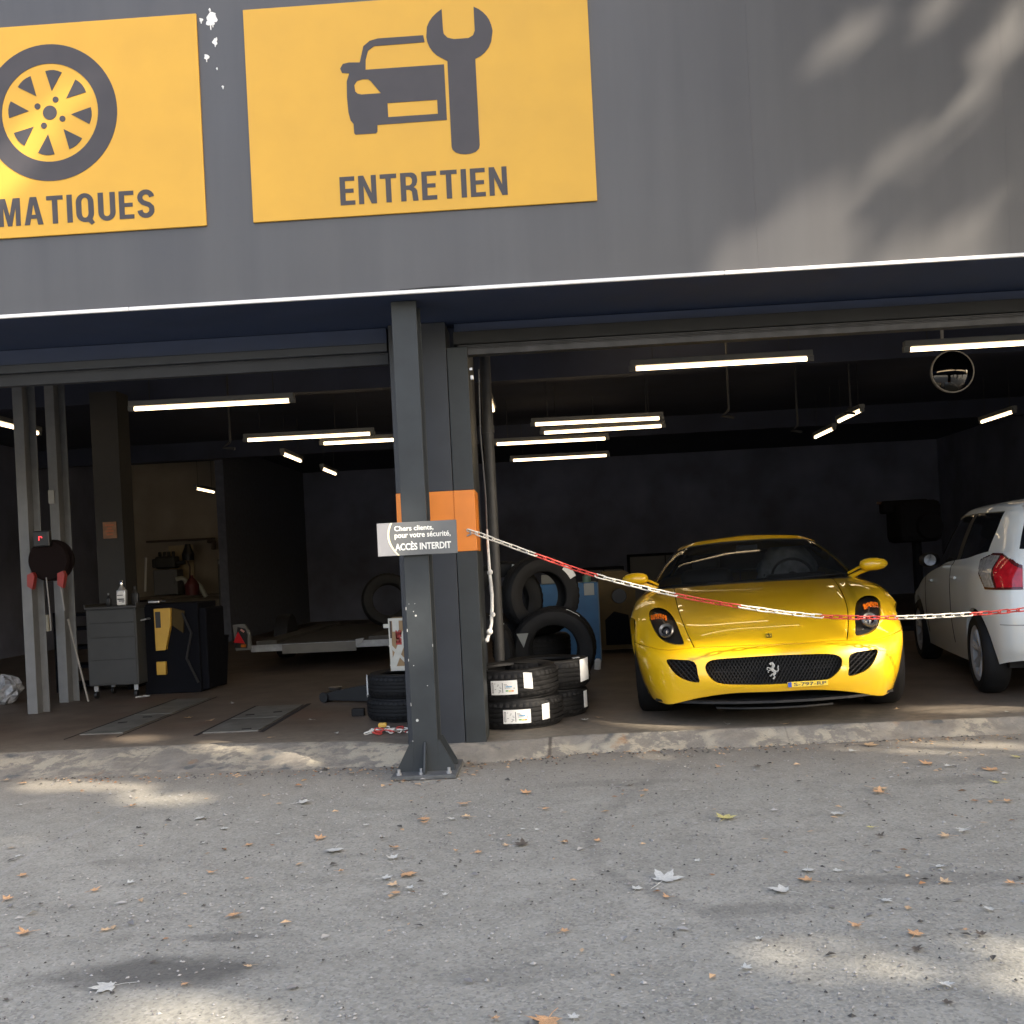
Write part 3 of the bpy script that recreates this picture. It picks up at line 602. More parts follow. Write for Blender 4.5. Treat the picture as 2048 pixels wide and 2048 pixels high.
# ---------------------------------------------------------------- chain
def stad(L, W, r, n=6, seg=8):
    P = []
    for sx in (1, -1):
        for k in range(seg+1):
            a = -math.pi/2+math.pi*k/seg; P.append((sx*(L/2-W/2)+sx*math.cos(a)*W/2, sx*math.sin(a)*W/2, 0))
    return MB().tube(P, r, n, closed=True)
LKW = stad(.072, .024, .0046).mesh('link', chain_w, smooth=60); LKR = stad(.072, .024, .0046).mesh('link', chain_r, smooth=60)
chain = thing('barrier_chain', 'red and white plastic chain sagging across the right bay', 'chain', (-.456, -.06, 1.406))
CP = [(-.52, 1.43), (-.456, 1.406), (-.079, 1.246), (.29, 1.10), (.754, .962), (1.192, .861), (1.653, .782), (2.129, .750), (2.605, .749), (2.948, .764), (3.4, .80), (3.78, .86)]
pts = []
for i in range(len(CP)-1):
    p0, p1, p2, p3 = [CP[min(max(i+k, 0), len(CP)-1)] for k in (-1, 0, 1, 2)]
    for k in range(60):
        u = k/60; pts.append([.5*((2*p1[c])+(-p0[c]+p2[c])*u+(2*p0[c]-5*p1[c]+4*p2[c]-p3[c])*u*u+(-p0[c]+3*p1[c]-3*p2[c]+p3[c])*u**3) for c in (0, 1)])
pts = np.array(pts); ds = np.r_[0, np.cumsum(np.hypot(*np.diff(pts, axis=0).T))]
def chain_y(x): return -.06 if x > .2 else -.06
k = 0; s_ = .03
random.seed(2)
while s_ < ds[-1]-.03:
    x = float(np.interp(s_, ds, pts[:, 0])); z = float(np.interp(s_, ds, pts[:, 1])); x2 = float(np.interp(s_+.02, ds, pts[:, 0])); z2 = float(np.interp(s_+.02, ds, pts[:, 1]))
    red = any(a <= x < b for a, b in ((-.079, .29), (.754, 1.192), (1.653, 2.129), (2.60, 3.1)))
    ang = -math.atan2(z2-z, x2-x)
    rot = (Matrix.Rotation(ang, 3, 'Y') @ Matrix.Rotation(R(48+random.uniform(-12, 12)) if k % 2 else R(-48+random.uniform(-12, 12)), 3, 'X')).to_euler()
    link('link', LKR if red else LKW, chain, (x+.456, 0, z-1.406), rot); k += 1; s_ += .0575
MB().tube([(-.07, .02, .03), (-.05, -.0, .03), (-.045, 0, .0), (-.07, 0, -.01)], .006, 8).build('hook', galv, chain)
pile = thing('chain_heap', 'loose end of red and white chain lying beside the post', 'chain', (-1.15, .50, .085))
random.seed(4)
for k in range(22):
    x = -.15+.30*k/21+random.uniform(-.012, .012); y = -.06+.05*math.sin(k*1.1)+random.uniform(-.03, .03)
    link('link', LKR if k in (3, 4, 5, 8, 9, 13, 14, 18) else LKW, pile, (x, y, .008+.028*random.random()*(1 if 4 < k < 18 else .3)), (random.uniform(-.9, .9), random.uniform(-.3, .3), random.uniform(-1.2, 1.2)))
MB().box((-.03, -.02, .0), (.03, .02, .03), .008).build('clip', M('yellow_clip', (.75, .45, .08), .4), pile, loc=(-.07, -.02, .035))
# ---------------------------------------------------------------- left bay contents
def upright(x, y, label, kind=0):
    t = thing('rack_upright', label, 'upright', (x, y, .08), group='grey steel uprights in the left bay')
    MB().box((-.046, 0, 0), (.046, .012, 3.1), .003).build('front_flange', post_grey, t)
    MB().box((.034, .013, 0), (.044, .10, 3.1)).box((.03, .10, 0), (.105, .112, 3.1), .003).build('rear_flange', M('post_grey2', (.13, .135, .14), .55, var=.12), t)
    return t
u1 = upright(-4.686, 2.35, 'grey steel upright at the far left of the left bay')
u2 = upright(-4.774, 3.10, 'grey steel upright beside the tool trolley, with red-gripped reel')
MB().box((-.05, -.014, 1.93), (.01, 0, 2.06), .004).build('cover_plate', M('pale_grey', (.33, .33, .31), .5), u2)
t = thing('hose_reel', 'dark round reel with two red grips hung on the upright', 'reel', (-4.42, 2.28, 1.44))
MB().tube([(-.25, .10, 0), (0, .10, 0), (0, .06, 0)], .02, 8).build('bracket', black_pl, t)
MB().lathe([(.03, -.05), (.17, -.05), (.185, -.03), (.10, -.02), (.10, .04), (.185, .05), (.185, .07), (.03, .07)], 32, 'Y').build('drum', M('reel_dark', (.010, .006, .006), .8, spec=.1), t, smooth=35)
MB().box((-.10, -.10, .12), (.05, -.05, .26), .012).build('display_box', black_pl, t)
for x in (-.13, .14):
    MB().prism([(x-.035, -.22), (x+.01, -.25), (x+.035, -.14), (x+.02, -.10), (x-.03, -.12)], y0=-.11, y1=-.06).build('grip', red_pl, t)
m = MB()
for a, b in (((-.045, -.104, .175), (-.039, -.101, .205)), ((-.045, -.104, .205), (-.02, -.101, .211)), ((-.02, -.104, .195), (-.014, -.101, .206))): m.box(a, b)
m.build('display_digit', led_red, t)
MB().tube([(-.02, -.05, -.15), (0, -.06, -.42), (.0, -.05, -.62)], .006, 6).tube([(.10, -.05, -.2), (.13, -.05, -.45)], .007, 6).build('hose', M('hose_grey', (.22, .22, .22), .6), t)
MB().box((-4.97, 3.0, .78), (-4.84, 3.04, .94), .006).build('socket_box', M('beige_box', (.33, .31, .25), .5), None)
tag(bpy.data.objects['socket_box'], 'small beige socket box between the two uprights', 'socket box')
MB().tube([(-.08, 0, .80), (.08, 0, .0)], [.008, .010], 8).build('broom_stick', M('stick_grey', (.25, .24, .22), .7), None, loc=(-4.575, 3.02, .09))
tag(bpy.data.objects['broom_stick'], 'thin grey stick leaning against the tool trolley', 'stick')
# shelving behind the uprights
t = thing('shelf_unit', 'dark shelf unit standing behind the uprights', 'shelf', (-4.95, 4.0, .08))
for z in (.05, .25, .45, .65, .80): MB().box((-.35, 0, z), (.45, .4, z+.03)).build('shelf', dark_m, t)
for x in (-.35, .42):
    MB().box((x, 0, 0), (x+.03, .4, .85)).build('side_panel', dark_m, t)
# plastic bag
m = MB(); n = 18; vs = []
for i in range(9):
    f = math.pi*i/8
    for k in range(n):
        a = 2*math.pi*k/n; r = (.16*math.sin(f)+.004)*(1+.16*math.sin(5*a+i)+.10*math.sin(9*a+2*i)); vs.append((r*math.cos(a), r*math.sin(a)*.8, .14-.14*math.cos(f)*(1+.1*math.sin(4*a))))
m.add(vs, [(i*n+k, i*n+(k+1) % n, (i+1)*n+(k+1) % n, (i+1)*n+k) for i in range(8) for k in range(n)])
tag(m.build('plastic_bag', M('bag_plastic', (.30, .31, .33), .25, var=.5, scale=18, bump=.7, bscale=25), None, loc=(-5.42, 3.2, .08)), 'crumpled clear plastic bag on the floor at far left', 'bag')
# tool trolley
t = thing('tool_trolley', 'grey steel tool trolley on casters with bottles on top', 'trolley', (-4.34, 3.25, .08))
MB().box((-.25, 0, .13), (.25, .48, .88), .008).build('body', trolley_m, t)
MB().box((-.262, -.01, .88), (.262, .49, .905), .006).box((-.262, -.012, .905), (-.25, .49, .93)).box((.25, -.012, .905), (.262, .49, .93)).build('top_tray', M('tray_dark', (.035, .035, .036), .5), t)
for k, (z0, z1) in enumerate(((.15, .38), (.385, .60), (.605, .74), (.745, .87))):
    f = MB().box((-.235, -.008, z0), (.235, .0, z1), .003).build('drawer', trolley_m, t)
for x in (-.20, .20):
    for y in (.05, .43):
        c_ = MB().box((x-.02, y-.01, .07), (x+.02, y+.01, .13), .003).build('caster', galv, t)
        MB().lathe([(.001, -.014), (.035, -.014), (.038, 0), (.035, .014), (.001, .014)], 16, 'X', at=(x, y, .038)).build('wheel', black_pl, c_, smooth=40)
MB().tube([(.255, .1, .75), (.30, .1, .76), (.30, .38, .76), (.255, .38, .75)], .009, 8).build('handle', galv, t)
def bottle(x, y, z, s, label, mat, capm, lab=None):
    t = thing('bottle', label, 'bottle', (x, y, z))
    MB().box((-.045*s, -.03*s, 0), (.045*s, .03*s, .15*s), .014*s).lathe([(.034*s, .148*s), (.02*s, .178*s), (.014*s, .185*s), (.014*s, .20*s)], 16).build('body', mat, t, smooth=40)
    MB().lathe([(.017*s, .20*s), (.017*s, .232*s), (.012*s, .238*s)], 14).build('cap', capm, t, smooth=40)
    if lab:
        l = MB().prism([(-.038*s, .01*s), (.038*s, .01*s), (.038*s, .105*s), (.018*s, .138*s), (-.018*s, .138*s), (-.038*s, .105*s)], y0=-.0315*s, y1=-.0285*s).build('label', lab, t)
        m = MB(); m.box((-.033*s, -.033*s, .055*s), (.03*s, -.0314*s, .068*s)).box((-.02*s, -.033*s, .04*s), (.034*s, -.0314*s, .05*s)).box((-.034*s, -.033*s, .095*s), (.02*s, -.0314*s, .102*s)).box((.012*s, -.033*s, .03*s), (.03*s, -.0314*s, .036*s))
        m.build('print', ink, l)
bottle(-4.265, 3.36, .985, 1.05, 'silver bottle with white label on the tool trolley', M('bottle_silver', (.5, .5, .5), .3, metal=.5), chrome, M('bottle_label', (.72, .72, .70), .4))
bottle(-4.43, 3.42, .985, .55, 'small dark bottle left of the silver one on the trolley', black_pl, galv)
bottle(-4.17, 3.45, .985, .8, 'dark plain bottle right behind the silver one on the trolley', black_pl, black_pl)
tag(MB().box((-.06, -.05, 0), (.06, .05, .03), .01).tube([(.05, 0, .02), (.11, -.02, .015)], .006).build('hand_tool', steel, None, loc=(-3.97, 3.45, .99)), 'small shiny hand tool lying at the trolley corner', 'tool')
tag(MB().box((-.12, 3.9-3.9, 0), (.45, .55, .90), .01).build('black_cabinet', dark_m, None, loc=(-4.0, 3.46, .08)), 'tall black cabinet standing right of the tool trolley', 'cabinet')
t = thing('service_machine', 'dark service machine with yellow front panel and black display slot', 'machine', (-3.9, 3.44, .08))
MB().box((-.10, .06, .02), (.42, .60, .84), .015).build('body', dark_m, t)
MB().prism([(-.075, .855), (.095, .857), (.085, .688), (.023, .442), (-.073, .437)], y0=-.03, y1=.06).build('front_panel', yel_pl, t)
MB().box((-.062, -.034, .665), (-.010, -.029, .825), .001).build('display', black_pl, t)
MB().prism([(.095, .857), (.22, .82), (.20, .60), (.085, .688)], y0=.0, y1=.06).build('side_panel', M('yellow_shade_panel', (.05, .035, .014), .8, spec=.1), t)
MB().box((-.08, -.02, .195), (.013, .05, .325), .004).build('socket_box', yel_pl, t)
MB().tube([(.2, 0, .8), (.3, -.05, .6), (.24, -.05, .35), (.33, 0, .1)], .012, 8).build('hose', black_m, t)
b = MB().lathe([(.15, 0), (.19, .5), (.195, .5), (.195, .52), (.18, .52), (.14, .03), (.001, .03)], 28).build('waste_bin', dark_m, None, loc=(-3.66, 4.1, .08), smooth=40)
tag(b, 'black round waste bin right of the yellow fronted machine', 'bin')
tag(MB().prism([(-.07, 0), (.06, .01), (.05, .05), (-.01, .03), (.0, -.09), (-.04, -.09)], y0=0, y1=.003, plane='XY').build('paper_scrap', paper_w, None, loc=(-4.08, 3.30, .082), rot=(.15, .1, 0)), 'torn white paper scrap on the floor by the machine', 'paper')
# far bench against the cream wall
t = thing('workbench', 'cluttered workbench against the cream wall in the far left corner', 'workbench', (-7.3, 12.9, .08))
MB().box((-1.0, 0, .78), (1.2, .65, .84)).build('bench_top', M('bench_wood', (.10, .075, .05), .7, var=.3), t)
for x in (-.95, 1.1): MB().box((x, .02, 0), (x+.07, .6, .78)).build('leg', dark_m, t)
tag(MB().box((-.45, 0, 0), (.05, .02, .9), .004).build('notice_board', M('board_cream', (.42, .33, .19), .7, var=.1, scale=3), None, loc=(-7.25, 13.5, 1.02)), 'pale board leaning on the cream wall above the bench', 'board')
tag(MB().box((-.75, 0, 0), (.6, .18, .04)).tube([(.5, .05, -.02), (.62, .02, -.05), (.62, 0, -.2)], .05, 8).build('wall_shelf', M('shelf_brown', (.07, .05, .035), .7), None, loc=(-7.35, 13.38, 2.0)), 'thin brown shelf on the cream wall', 'shelf')
m = MB().box((-.2, 0, 0), (.2, .3, .24), .04).box((.2, .08, .06), (.36, .2, .14), .02).box((-.28, .05, .02), (-.2, .25, .2), .03)
for k in range(4): m.lathe([(.03, .24), (.035, .33), (.001, .34)], 10, at=(-.14+.09*k, .15, 0))
tag(m.build('gearbox', M('gearbox_dark', (.035, .035, .03), .6), None, loc=(-7.58, 12.95, 1.46)), 'dark gearbox lump on the far bench', 'gearbox')
tag(MB().box((-.24, 0, 0), (.24, .35, .5), .02).box((-.18, -.02, .2), (.18, 0, .45)).build('tool_chest', M('chest_grey', (.12, .12, .125), .6), None, loc=(-7.58, 12.95, .94)), 'grey chest under the gearbox on the far bench', 'chest')
t = thing('bench_lamp', 'black headed bench lamp bent over the far bench', 'lamp', (-7.12, 13.0, .92))
MB().lathe([(.10, 0), (.10, .03), (.02, .04)], 16).tube([(0, 0, .03), (.02, 0, .55), (-.03, 0, .72)], .018, 8).build('arm', M('arm_brown', (.10, .06, .045), .5), t)
MB().lathe([(.11, .68), (.12, .80), (.07, .92), (.05, 1.0), (.001, 1.0)], 18).build('lamp_shade', black_pl, t)
tag(MB().tube([(0, 0, 0), (.05, 0, .66)], .022, 8).build('white_rod', M('rod_white', (.6, .6, .58), .5), None, loc=(-7.95, 12.85, 1.03)), 'white rod leaning at the left of the far bench', 'rod')
for x, z, w, l_ in ((-7.2, .92, .2, 'pale bent pipe standing on the far bench'), (-6.95, .92, .24, 'second pale bent pipe toppled right on the far bench')):
    P = [(-w/2, 0, .32), (0, 0, .34), (w*.35, 0, .30), (w*.5, 0, .2), (w*.55, 0, 0)] if w < .22 else [(-w*.6, 0, .05), (-w*.3, 0, .2), (0, 0, .26), (w*.5, 0, .15), (w*.9, 0, -.05)]
    tag(MB().tube(P, .045, 10).build('bent_pipe', M('pipe_pale', (.42, .43, .36), .6), None, loc=(x, 12.8, z), smooth=50), l_, 'pipe', 'pale pipes on the far bench')
tag(MB().lathe([(.001, 0), (.13, 0), (.14, .2), (.07, .3), (.03, .34), (.03, .38)], 16).build('red_can', M('can_red', (.12, .02, .02), .5), None, loc=(-6.98, 12.75, .92)), 'dark red can between the pale pipes on the bench', 'can')
t = thing('work_stand', 'dark post with a small pale cross bar in the far left bay', 'stand', (-6.3, 12.6, .08))
MB().tube([(-.08, 0, 0), (-.08, 0, 1.5)], .03, 8).build('pole', M('stand_grey', (.10, .10, .10), .6), t)
MB().box((-.1, -.03, 1.40), (.18, .03, 1.47), .01).build('cross_bar', M('bar_grey', (.22, .22, .22), .5), t)
# car trailer
t = thing('car_trailer', 'low grey car trailer with a red triangle tail lamp', 'trailer', (-2.8, 5.3, .08))
MB().box((-.80, 0, .235), (.95, .05, .30), .006).box((-.80, 0, .30), (.95, .02, .315)).build('rear_beam', galv, t)
MB().box((-.74, .05, .30), (-.50, 3.6, .36)).box((.60, .05, .30), (.90, 3.6, .36)).build('wheel_track', M('track_grey', (.055, .052, .046), .6, metal=.2, var=.3, scale=8), t)
for k in range(6): MB().box((-.50, .3+.6*k, .26), (.60, .36+.6*k, .31)).build('cross_member', M('track_grey2', (.06, .06, .055), .6), t)
MB().box((-.50, .06, .315), (.60, 3.5, .325)).build('deck', M('board_dark', (.030, .028, .025), .7, var=.3), t)
lt_ = MB().prism([(-.99, .57), (-.86, .575), (-.80, .47), (-.79, .27), (-.97, .265)], y0=-.03, y1=.03).build('tail_lamp', M('lamp_board', (.16, .165, .16), .6), t)
MB().prism([(-.975, .30), (-.83, .29), (-.815, .45), (-.84, .52), (-.93, .545)], y0=-.045, y1=-.03).build('lamp_housing', black_pl, lt_)
MB().prism([(-.985, .365), (-.85, .345), (-.925, .49)], y0=-.056, y1=-.045).build('triangle_reflector', M('reflector_red', (.60, .02, .03), .3), lt_)
MB().prism([(-.90, .305), (-.84, .30), (-.835, .335), (-.895, .34)], y0=-.053, y1=-.045).build('indicator', amber_glow, lt_)
MB().prism([(-.90, .505), (-.86, .475), (-.845, .49), (-.885, .522)], y0=-.053, y1=-.045).build('reflector', M('refl_pink', (.6, .3, .25), .4), lt_)
MB().box((-.42, -.02, .20), (.46, -.003, .31), .003).build('number_plate_board', M('plate_dull', (.15, .145, .13), .6, var=.25, scale=3), t)
MB().prism([(.46, .335), (.56, .345), (.54, .315), (.52, .29), (.46, .25)], y0=-.03, y1=.0).build('corner_lamp', M('corner_grey', (.34, .35, .36), .5), t)
for x in (-.88, .98):
    w_ = MB().lathe([(.15, -.08), (.29, -.09), (.30, 0), (.29, .09), (.15, .08)], 28, 'X', at=(x, 1.9, .30)).build('wheel', rubber, t, smooth=40)
tyre(TYb, 'dark spare tyre standing on the trailer deck', (-2.25, 7.2, .80), (R(82), 0, R(12)), None)
# carton on the left tyres
t = thing('cardboard_box', 'narrow brown carton with white tape and red print beside the post', 'box', (-1.195, 1.28, .432))
MB().box((-.075, -.06, 0), (.115, .18, .40), .003).build('carton', card, t)
m = MB()
def strip(p, q, w, z=.0015):
    d = Vector((q[0]-p[0], q[1]-p[1])); n_ = Vector((-d.y, d.x)).normalized()*w/2
    m.prism([(p[0]-n_.x, p[1]-n_.y), (q[0]-n_.x, q[1]-n_.y), (q[0]+n_.x, q[1]+n_.y), (p[0]+n_.x, p[1]+n_.y)], y0=-.0605-z, y1=-.0598)
strip((.09, .37), (-.055, .03), .05); strip((-.074, .20), (.07, .04), .022, .0025); strip((-.066, .40), (-.062, .01), .02, .001); strip((-.07, .016), (.07, .016), .035, .002); strip((-.075, .392), (.11, .392), .02, .0022); strip((.108, .40), (.108, .26), .03, .0012); strip((-.02, .39), (-.02, .30), .05, .001)
m.box((-.115, -.055, .33), (-.07, -.05, .36)); m.build('packing_tape', tape, t)
m = MB().box((-.065, -.0622, .25), (-.050, -.0604, .385)).box((.035, -.063, .345), (.06, -.0616, .385)).box((.068, -.063, .35), (.08, -.0616, .385))
m.build('print', M('print_brown', (.10, .07, .05), .7), t)
me, (a0, a1, b0, b1), co = text_mesh('print', 'FUSEE', .036, M('print_red', (.50, .06, .05), .6), .0006, .01)
tx = MB(); o = link('print', me, t, (.012, -.0628, .205), (R(90), R(-90), 0))
# floor jack
t = thing('floor_jack', 'low dark floor jack with a shiny handle left of the tyres', 'jack', (-1.72, 2.2, .08), (0, 0, R(-25)))
m = MB()
for x in (-.09, .075): m.prism([(x*0-.35, .02), (.30, .02), (.30, .09), (.10, .15), (-.2, .10), (-.35, .06)], y0=x, y1=x+.015)
m.build('frame', black_pl, t)
MB().lathe([(.05, .10), (.06, .125), (.001, .125)], 16, at=(-.25, 0, 0)).build('saddle', steel, t)
for x in (-.30, .24):
    MB().lathe([(.001, -.11), (.045, -.11), (.045, .11), (.001, .11)], 14, 'Y', at=(x, 0, .045)).build('wheel', black_pl, t, smooth=40)
MB().tube([(.25, 0, .10), (.75, .05, .20)], .012, 8).build('handle', steel, t)
tag(MB().box((-.05, -.03, 0), (.05, .03, .06), .008).build('wheel_chock', rubber, None, loc=(-1.56, 1.35, .08)), 'small black rubber block on the floor left of the tyres', 'block')
# blue cabinet
t = thing('blue_cabinet', 'blue steel cabinet behind the standing tyres', 'cabinet', (.15, 4.5, .08))
MB().box((-.36, 0, .02), (.345, .5, .885), .012).build('body', blue_m, t)
MB().box((.335, -.004, .03), (.349, .02, .88), .003).build('edge_trim', M('trim_grey_blue', (.12, .17, .22), .5), t)
MB().box((.19, -.012, .745), (.30, -.001, .875), .002).build('paper_note', M('note_grey', (.45, .45, .40), .7), t)
def small_jar(x, y, z, r, h, mat, label):
    tag(MB().lathe([(.001, 0), (r, 0), (r, h*.7), (r*.5, h*.82), (r*.5, h), (.001, h)], 14).build('spray_can', mat, None, loc=(x, y, z), smooth=40), label, 'can', 'cans on the blue cabinet')
small_jar(.08, 4.6, .965, .03, .17, galv, 'pale can at the left on top of the blue cabinet'); small_jar(.16, 4.62, .965, .025, .22, black_pl, 'slim black can standing on top of the blue cabinet')
small_jar(.24, 4.6, .965, .02, .14, M('can_tan', (.3, .25, .18), .5), 'short tan can standing on the blue cabinet'); small_jar(.38, 4.64, .965, .045, .10, M('can_green', (.12, .2, .14), .5), 'squat green tin over the paper note on the blue cabinet')
tag(MB().box((-.10, -.05, 0), (.10, .1, .10), .01).build('carton_small', M('dull_card', (.20, .19, .16), .7), None, loc=(-.02, 4.65, .965)), 'small pale carton on the left of the blue cabinet', 'carton')
tag(MB().lathe([(.001, 0), (.035, 0), (.035, .09), (.02, .11), (.001, .11)], 12).build('white_cup', paper_w, None, loc=(.42, 3.9, .08), rot=(0, .1, 0)), 'small white cup on the floor right of the blue cabinet', 'cup')
t = thing('yellow_machine', 'dim yellow machine with a round black dial in the back of the bay', 'machine', (.77, 5.6, .08))
MB().prism([(-.22, .05), (.2, .05), (.22, .9), (.10, .98), (-.16, .98), (-.22, .9)], y0=0, y1=.5).build('body', M('ochre_machine', (.085, .055, .018), .8, var=.2), t)
MB().lathe([(.001, -.02), (.085, -.02), (.09, 0), (.001, 0)], 24, 'Y', at=(.02, 0, .68)).build('dial', black_pl, t)
MB().prism([(-.16, .10), (.14, .10), (.12, .45), (-.05, .50), (-.16, .40)], y0=-.012, y1=0).build('door', dark_m, t)
t = thing('engine_hoist', 'dark engine block raised on a stand behind the cars', 'engine', (4.95, 7.2, .08))
MB().box((-.36, -.3, 1.15), (.20, .3, 1.70), .08).box((-.5, -.1, 1.55), (.1, .1, 1.72), .03).lathe([(.001, -.35), (.16, -.35), (.18, -.3), (.001, -.28)], 20, 'Y', at=(.02, 0, 1.35)).build('block', M('engine_dark', (.008, .008, .010), .9, spec=.05), t)
MB().tube([(-.05, 0, 0), (-.05, 0, 1.2)], .06, 10).box((-.5, -.4, 0), (.4, .4, .08), .02).build('stand', dark_m, t)
MB().tube([(-.55, 0, 1.70), (-.3, 0, 1.68), (-.1, 0, 1.60)], .02, 8).build('pipe', M('pipe_rust', (.10, .06, .045), .6), t)
# low equipment against the back wall
for x, y, w, h, l_ in ((2.2, 13, 1.4, 1.2, 'long dark cupboard against the back wall behind the yellow car'), (.9, 11, .7, 1.0, 'low dark cupboard deep in the right bay')):
    t = thing('cupboard', l_, 'cupboard', (x, y, .08))
    MB().box((-w/2, 0, 0), (w/2, .5, h), .01).build('body', dark_m, t); MB().box((-w/2+.02, -.015, .05), (-.01, 0, h-.05), .004).build('door', M('door_dark', (.03, .03, .034), .5), t); MB().box((.01, -.015, .05), (w/2-.02, 0, h-.05), .004).build('door', M('door_dark', (.03, .03, .034), .5), t)
# ---------------------------------------------------------------- car bodies: a ring grid of control points, panels cut from one smooth surface
class Skin:
    def __init__(s, rows):                                       # rows[r][c] = (x,y,z), c from front centre (x=0) round the +x side to the other centre
        s.P = np.array(rows, float); s.nr, s.nc = s.P.shape[:2]
        ext = [s.P[:, k]*np.array([-1, 1, 1]) for k in range(s.nc-1, 0, -1)]+[s.P[:, k] for k in range(s.nc)]+[s.P[:, s.nc-2]*np.array([-1, 1, 1])]
        s.off = s.nc-1; s.E = np.stack(ext, 1)                   # column index = u + off
    def row(s, r, U):
        E = s.E[min(max(r, 0), s.nr-1)]; n = len(E)
        i = np.clip(np.floor(U).astype(int), -s.off, s.nc-2); f = (U-i)[:, None]
        def g(k):
            idx = i+k+s.off; m_ = idx < 0; idx = np.where(m_, 1, idx); q = E[np.clip(idx, 0, n-1)].copy(); q[m_] = E[s.nc*2-3 if False else 1]*np.array([-1, 1, 1]); return q
        a, b, c, d = g(-1), g(0), g(1), g(2)
        return .5*(2*b+(c-a)*f+(2*a-5*b+4*c-d)*f*f+(3*b-a-3*c+d)*f**3)
    def grid(s, U, V):
        out = np.zeros((len(V), len(U), 3))
        for j, v in enumerate(V):
            i = min(max(int(math.floor(v)), 0), s.nr-2); f = v-i
            a = s.row(i-1, U) if i > 0 else 2*s.row(0, U)-s.row(1, U); b = s.row(i, U); c = s.row(i+1, U)
            d = s.row(i+2, U) if i+2 < s.nr else 2*s.row(s.nr-1, U)-s.row(s.nr-2, U)
            out[j] = .5*(2*b+(c-a)*f+(2*a-5*b+4*c-d)*f*f+(3*b-a-3*c+d)*f**3)
        return out
    def shell(s, u0, u1, v0, v1, nu, nv, gap=.0, th=.018, off=0.):
        """closed shell following the surface between two isolines each way, edges pulled back by gap metres"""
        G = s.grid(np.linspace(u0, u1, nu), np.linspace(v0, v1, nv))
        du = np.gradient(G, axis=1); dv = np.gradient(G, axis=0); N = np.cross(du, dv); N /= np.linalg.norm(N, axis=2, keepdims=True)+1e-12
        ctr = np.array([0, s.P[:, :, 1].mean(), .3])
        if ((G-ctr)*N).sum() < 0: N = -N
        if gap:
            for ax, sl0, sl1 in ((1, 0, 1), (1, -1, -2), (0, 0, 1), (0, -1, -2)):
                A = np.take(G, sl0, ax); B = np.take(G, sl1, ax); d = B-A; A2 = A+d/(np.linalg.norm(d, axis=-1, keepdims=True)+1e-9)*gap
                if ax == 1: G[:, sl0] = A2
                else: G[sl0] = A2
        G = G+N*off; H = G-N*th
        if gap:                                                  # roll the edge over a little
            for sl in ((slice(None), 0), (slice(None), -1), (0, slice(None)), (-1, slice(None))): G[sl] = G[sl]-N[sl]*.0025
        vs = np.concatenate([G.reshape(-1, 3), H.reshape(-1, 3)]); o = nu*nv; fs = []
        for j in range(nv-1):
            for i in range(nu-1):
                a = j*nu+i; fs.append((a, a+1, a+nu+1, a+nu)); fs.append((o+a, o+a+nu, o+a+nu+1, o+a+1))
        for i in range(nu-1):
            fs.append((i, o+i, o+i+1, i+1)); a = (nv-1)*nu+i; fs.append((a, a+1, o+a+1, o+a))
        for j in range(nv-1):
            a = j*nu; fs.append((a, a+nu, o+a+nu, o+a)); a = j*nu+nu-1; fs.append((a, o+a, o+a+nu, a+nu))
        return MB().add([tuple(v) for v in vs], fs)
    def patch(s, u0, u1, v0, v1, nu, nv, poly, off, th=.004, axes=(0, 2)):
        """the part of the surface inside a polygon (seen along one axis), lifted by off"""
        G = s.grid(np.linspace(u0, u1, nu), np.linspace(v0, v1, nv)); du = np.gradient(G, axis=1); dv = np.gradient(G, axis=0); N = np.cross(du, dv); N /= np.linalg.norm(N, axis=2, keepdims=True)+1e-12
        if ((G-np.array([0, s.P[:, :, 1].mean(), .3]))*N).sum() < 0: N = -N
        def inside(p):
            x, y = p[axes[0]], p[axes[1]]; r = False
            for (ax, ay), (bx, by) in zip(poly, poly[1:]+poly[:1]):
                if (ay > y) != (by > y) and x < (bx-ax)*(y-ay)/(by-ay)+ax: r = not r
            return r
        m = MB(); keep = {}; vs = []; fs = []
        for j in range(nv-1):
            for i in range(nu-1):
                if inside((G[j, i]+G[j+1, i+1])/2):
                    ids = []
                    for jj, ii in ((j, i), (j, i+1), (j+1, i+1), (j+1, i)):
                        if (jj, ii) not in keep: keep[(jj, ii)] = len(vs); vs.append(tuple(G[jj, ii]+N[jj, ii]*off))
                        ids.append(keep[(jj, ii)])
                    fs.append(tuple(ids))
        return m.add(vs, fs)
def boolean_cut(o, cutters):
    for c in cutters: c.parent = o.parent                       # same frame as the panel
    for c in cutters:
        md = o.modifiers.new('cut', 'BOOLEAN'); md.operation = 'DIFFERENCE'; md.solver = 'EXACT'; md.object = c; md.material_mode = 'TRANSFER'
    bpy.context.view_layer.update()
    me = bpy.data.meshes.new_from_object(o.evaluated_get(bpy.context.evaluated_depsgraph_get()))
    o.modifiers.clear(); o.data = me
    me.polygons.foreach_set('use_smooth', [True]*len(me.polygons)); me.set_sharp_from_angle(angle=R(32))
    return o
def cutter(poly, y0, y1, mat): return MB().prism(poly, y0=y0, y1=y1).build('cutter', mat)
def smooth_poly(P, k=4):
    out = []; n = len(P)
    for i in range(n):
        a, b, c, d = [np.array(P[(i+j) % n]) for j in (-1, 0, 1, 2)]
        for t in range(k):
            f = t/k; out.append(tuple(.5*(2*b+(c-a)*f+(2*a-5*b+4*c-d)*f*f+(3*b-a-3*c+d)*f**3)))
    return out
